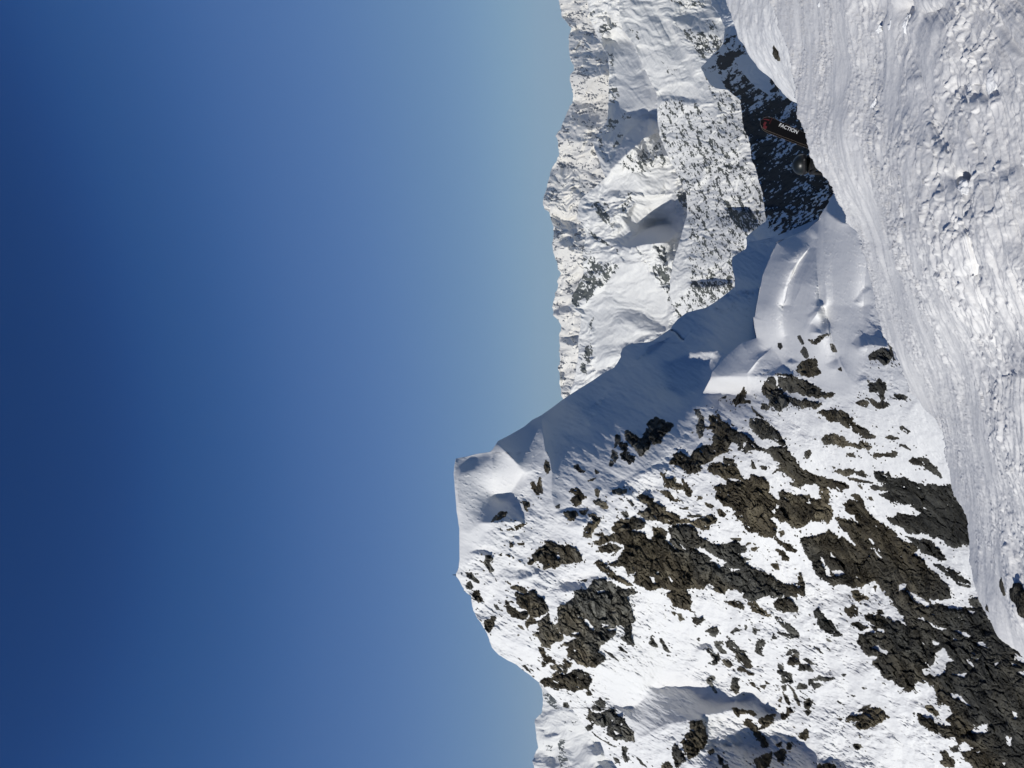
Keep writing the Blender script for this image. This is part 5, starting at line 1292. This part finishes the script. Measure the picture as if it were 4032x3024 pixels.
# helmet shell: ellipsoid cut open at the face
bm = bmesh.new(); bmesh.ops.create_uvsphere(bm, u_segments=56, v_segments=36, radius=1)
for v in list(bm.verts):
    if (v.co.z < -.62) or (v.co.y > .52 and v.co.z < .25): bm.verts.remove(v)
for v in bm.verts:
    k = 1+.03*math.exp(-((v.co.x)/.14)**2)*(v.co.z > 0)
    v.co = Vector((v.co.x*.122, v.co.y*.142, v.co.z*.112*k))
for f in bm.faces: f.smooth = True
me = bpy.data.meshes.new('helmet'); bm.to_mesh(me); bm.free(); me.materials.append(m_helmet)
helmet = bpy.data.objects.new('helmet', me); link(helmet); helmet.parent = person
helmet.rotation_euler = (math.radians(-18), math.radians(4), math.radians(8))
so = helmet.modifiers.new('solid', 'SOLIDIFY'); so.thickness = .012
def box(name, size, loc, mat, parent=None, rot=(0, 0, 0), bev=.01, seg=3):
    bm = bmesh.new(); bmesh.ops.create_cube(bm, size=1)
    for v in bm.verts: v.co = Vector((v.co.x*size[0], v.co.y*size[1], v.co.z*size[2]))
    bmesh.ops.bevel(bm, geom=bm.edges[:], offset=bev, segments=seg, affect='EDGES')
    for f in bm.faces: f.smooth = True
    me = bpy.data.meshes.new(name); bm.to_mesh(me); bm.free(); me.materials.append(mat)
    o = bpy.data.objects.new(name, me); link(o); o.location = loc; o.rotation_euler = rot
    if parent: o.parent = parent
    return o
box('vent', (.014, .008, .040), (-.048, -.127, -.02), m_black, helmet, (0.2, .5, 0), .002, 2)
for x_, z_ in ((-.05, .06), (0, .075), (.05, .06)):
    box('vent', (.012, .045, .008), (x_, -.075, z_+.012), m_black, helmet, (.75, 0, 0), .002, 2)
box('strap_clip', (.030, .012, .022), (0, -.143, -.034), m_iron_dark, helmet, (0, 0, 0), .003, 2)
def ring(name, rx, ry, r, z, mat, parent, loc=(0, 0, 0), rot=(0, 0, 0), hgt=1.0):
    vs_, fs = [], []
    N, M_ = 48, 10
    for i in range(N):
        t = 2*math.pi*i/N
        for j in range(M_):
            u = 2*math.pi*j/M_
            vs_.append(((rx+r*math.cos(u))*math.cos(t), (ry+r*math.cos(u))*math.sin(t), z+r*hgt*math.sin(u)))
    for i in range(N):
        for j in range(M_):
            a_ = i*M_+j; b_ = i*M_+(j+1) % M_; c_ = ((i+1) % N)*M_+(j+1) % M_; d_ = ((i+1) % N)*M_+j
            fs.append((a_, d_, c_, b_))
    o = mesh_from(name, np.array(vs_), np.array(fs), mat, parent)
    o.location = loc; o.rotation_euler = rot
    return o
ring('goggle_strap', .119, .138, .004, -.03, m_black, helmet, hgt=4.5)
ring('collar', .082, .09, .030, -.125, m_black, person, hgt=1.6)
# gloves with separate fingers
for s, wrist in ((-1, Vector((-.15, .36, -.62))), (1, Vector((.22, .38, -.58)))):
    gl = skin_chain('glove', [wrist+Vector((0, -.02, 0)), wrist+Vector((0, .05, 0)), wrist+Vector((0, .085, -.005))]+
        [wrist+Vector((dx, .085, -.005)) for dx in (-.032, -.011, .011, .032)]+[wrist+Vector((dx*1.1, .125+l, -.02)) for dx, l in ((-.032, -.006), (-.011, .004), (.011, .002), (.032, -.01))]+
        [wrist+Vector((dx*1.1, .13+l, -.05)) for dx, l in ((-.032, -.006), (-.011, .004), (.011, .002), (.032, -.01))]+[wrist+Vector((-s*.045, .05, -.012)), wrist+Vector((-s*.055, .09, -.03))],
        [(0, 1), (1, 2), (2, 3), (2, 4), (2, 5), (2, 6), (3, 7), (4, 8), (5, 9), (6, 10), (7, 11), (8, 12), (9, 13), (10, 14), (1, 15), (15, 16)],
        [.034, .036, .03]+[.014]*4+[.012]*4+[.010]*4+[.014, .011], m_black, person, sub=1)
# ski boots
for s in (-1, 1):
    x = s*.12; yb = .02 if s < 0 else -.10; zb = -1.54 if s < 0 else -1.56
    box('boot', (.11, .30, .12), (x, yb+.07, zb-.02), m_black, person, (0, 0, 0), .035, 4)

pk = bpy.data.objects.new('backpack', None); link(pk); pk.location = HEAD+Vector((-.01, -.245, -.315))
tag(pk, 'dark pack with red piping on the back of the skier', 'backpack')
box('body', (.30, .16, .46), (0, 0, 0), m_pack, pk, (0, 0, 0), .05, 5)
box('lid', (.25, .17, .07), (-.01, -.01, .23), m_pack, pk, (.1, 0, 0), .03, 4)
box('piping', (.13, .012, .012), (0, -.102, .262), m_red, pk, (0, 0, 0), .004, 2)
for s in (-1, 1): box('shoulder_strap', (.05, .02, .30), (s*.11, .22, .10), m_black, pk, (.25, 0, 0), .008, 2)
for s in (-1, 1): box('strap_top', (.05, .20, .02), (s*.11, .12, .22), m_black, pk, (.05, 0, 0), .008, 2)

# skis: base towards the camera, tip up, carried diagonally on the pack
m_base = simple_mat('ski base black', (.004, .004, .005), .7, .03)
m_edge = simple_mat('ski edge', (.22, .17, .13), .4, .5)
m_tipred = simple_mat('ski tip red', (.065, .009, .012), .6, .1)
m_white = simple_mat('lettering white', (.50, .50, .50), .5, .3)
def ski(name, label, tip_px, tail_dir_px, D0, wid, off, letters):
    p0 = Pv(*tip_px, D0)
    p1 = Pv(tip_px[0]+tail_dir_px[0]*100, tip_px[1]+tail_dir_px[1]*100, D0)
    ax = (p1-p0).normalized()                       # towards the tail
    view = p0.normalized()
    zz = (-view-ax*(-view).dot(ax)).normalized()    # base normal, towards the camera
    xx = ax.cross(zz).normalized()
    L = 1.82
    root = bpy.data.objects.new(name, None); link(root)
    Mx = Matrix((xx, ax, zz)).transposed().to_4x4(); 
    if Mx.to_3x3().determinant() < 0: raise RuntimeError('ski handedness')
    Mx.translation = p0+zz*off
    root.matrix_world = Mx
    tag(root, label, 'ski', 'pair of skis carried on the pack')
    N = 90
    def half(s):
        if s < .11: k = math.sqrt(max(0, 1-((.11-s)/.11)**2)); return wid/2*(k*.98+.02)
        if s > L-.06: k = math.sqrt(max(0, 1-((s-L+.06)/.06)**2)); return wid/2*.9*(k*.9+.1)
        u = (s-.11)/(L-.17); return wid/2*(1-.26*math.sin(math.pi*u)**1.2)
    def rise(s): return -.085*max(0, (.32-s)/.32)**2-.03*max(0, (s-L+.2)/.2)**2   # tip bends away from the base side
    def plate(nm, s0, s1, z, t, k0, k1, mat, n=N):
        v, f = [], []
        for i in range(n+1):
            s = s0+(s1-s0)*i/n; h = half(s)
            x0_, x1_ = h*k0, h*k1
            for xx_, zz_ in ((x0_, z), (x1_, z), (x1_, z-t), (x0_, z-t)): v.append((xx_, s, zz_+rise(s)))
        for i in range(n):
            for j in range(4):
                a_ = i*4+j; b_ = i*4+(j+1) % 4
                f.append((a_, b_, b_+4, a_+4))
        f.append((3, 2, 1, 0)); e = n*4; f.append((e, e+1, e+2, e+3))
        me = bpy.data.meshes.new(nm); me.from_pydata(v, [], f); me.update(); me.materials.append(mat)
        o = bpy.data.objects.new(nm, me); link(o); o.parent = root; return o
    plate('base', 0, L, .0, .003, -.98, .98, m_base)
    plate('edge', 0, L, -.001, .010, -1.0, 1.0, m_edge)
    if letters:
        plate('tip_graphic', .045, .070, .001, .0012, -.10, .55, m_tipred, 8)
        plate('tip_graphic', .055, .095, .001, .0012, .45, .93, m_tipred, 8)
        plate('tip_stripe', .100, .104, .001, .0012, -.92, .0, m_tipred, 6)
        plate('tip_graphic', .020, .085, .001, .0012, -.62, -.44, m_tipred, 8)
        cu = bpy.data.curves.new('lettering', 'FONT'); cu.body = 'FACTION'; cu.size = .054; cu.align_x = 'LEFT'; cu.offset = .0004; cu.extrude = .0004
        t = bpy.data.objects.new('lettering', cu); link(t)
        bpy.context.view_layer.update()
        me = bpy.data.meshes.new_from_object(t.evaluated_get(bpy.context.evaluated_depsgraph_get()))
        bpy.data.objects.remove(t)
        me.materials.clear(); me.materials.append(m_white)
        tx = bpy.data.objects.new('lettering', me); link(tx); tx.parent = root
        # letters run towards the tail, their tops towards the outer edge
        w_ = max(v.co.x for v in me.vertices); k = .232/w_
        tx.rotation_euler = (0, 0, math.radians(90)); tx.scale = (k, k, 1)
        # after the turn: +x(text)->+y, +y(text)->-x ; mirror side handled by xx direction
        tx.location = (-.017, .200, .0022)
        return root, tx
    return root, None
sk1, tx = ski('ski', 'black ski with white lettering and red tip, base facing the camera', (2999, 476), (.922, .387), 8.30, .146, 0, True)
sk2, _ = ski('ski', 'second ski, only its pale edge showing behind the lettered ski', (3004, 486), (.922, .389), 8.33, .146, -.030, False)

# ------------------------------------------------------------------ summit marker
mk = bpy.data.objects.new('summit_cross', None); link(mk); mk.location = Pv(1799, 2264, 348)
tag(mk, 'small dark iron marker on the snowy summit against the sky', 'summit marker')
m_iron = simple_mat('iron', (.03, .045, .07), .5, .5, .3, 3)
def cyl(name, r0, r1, h, loc, mat, parent, rot=(0, 0, 0)):
    bm = bmesh.new(); bmesh.ops.create_cone(bm, cap_ends=True, segments=14, radius1=r0, radius2=r1, depth=h)
    for f in bm.faces: f.smooth = len(f.verts) == 4
    me = bpy.data.meshes.new(name); bm.to_mesh(me); bm.free(); me.materials.append(mat)
    o = bpy.data.objects.new(name, me); link(o); o.parent = parent; o.location = loc; o.rotation_euler = rot; return o
cyl('post', .28, .16, 2.1, (0, 0, 1.0), m_iron, mk)
ring('frame', 1.05, 1.05, .16, 0, m_iron, mk, (-.15, 0, -.6), (math.radians(90), 0, 0))
lump_mesh('rime', (-.15, .1, -.6), .8, mat_snow_near, 77, 0, (1, .6, 1), 4, .2, False, mk)
for s in (-1, 1): cyl('stay', .09, .07, 1.9, (s*.5-.1, 0, -.3), m_iron, mk, (0, s*-.5, 0))
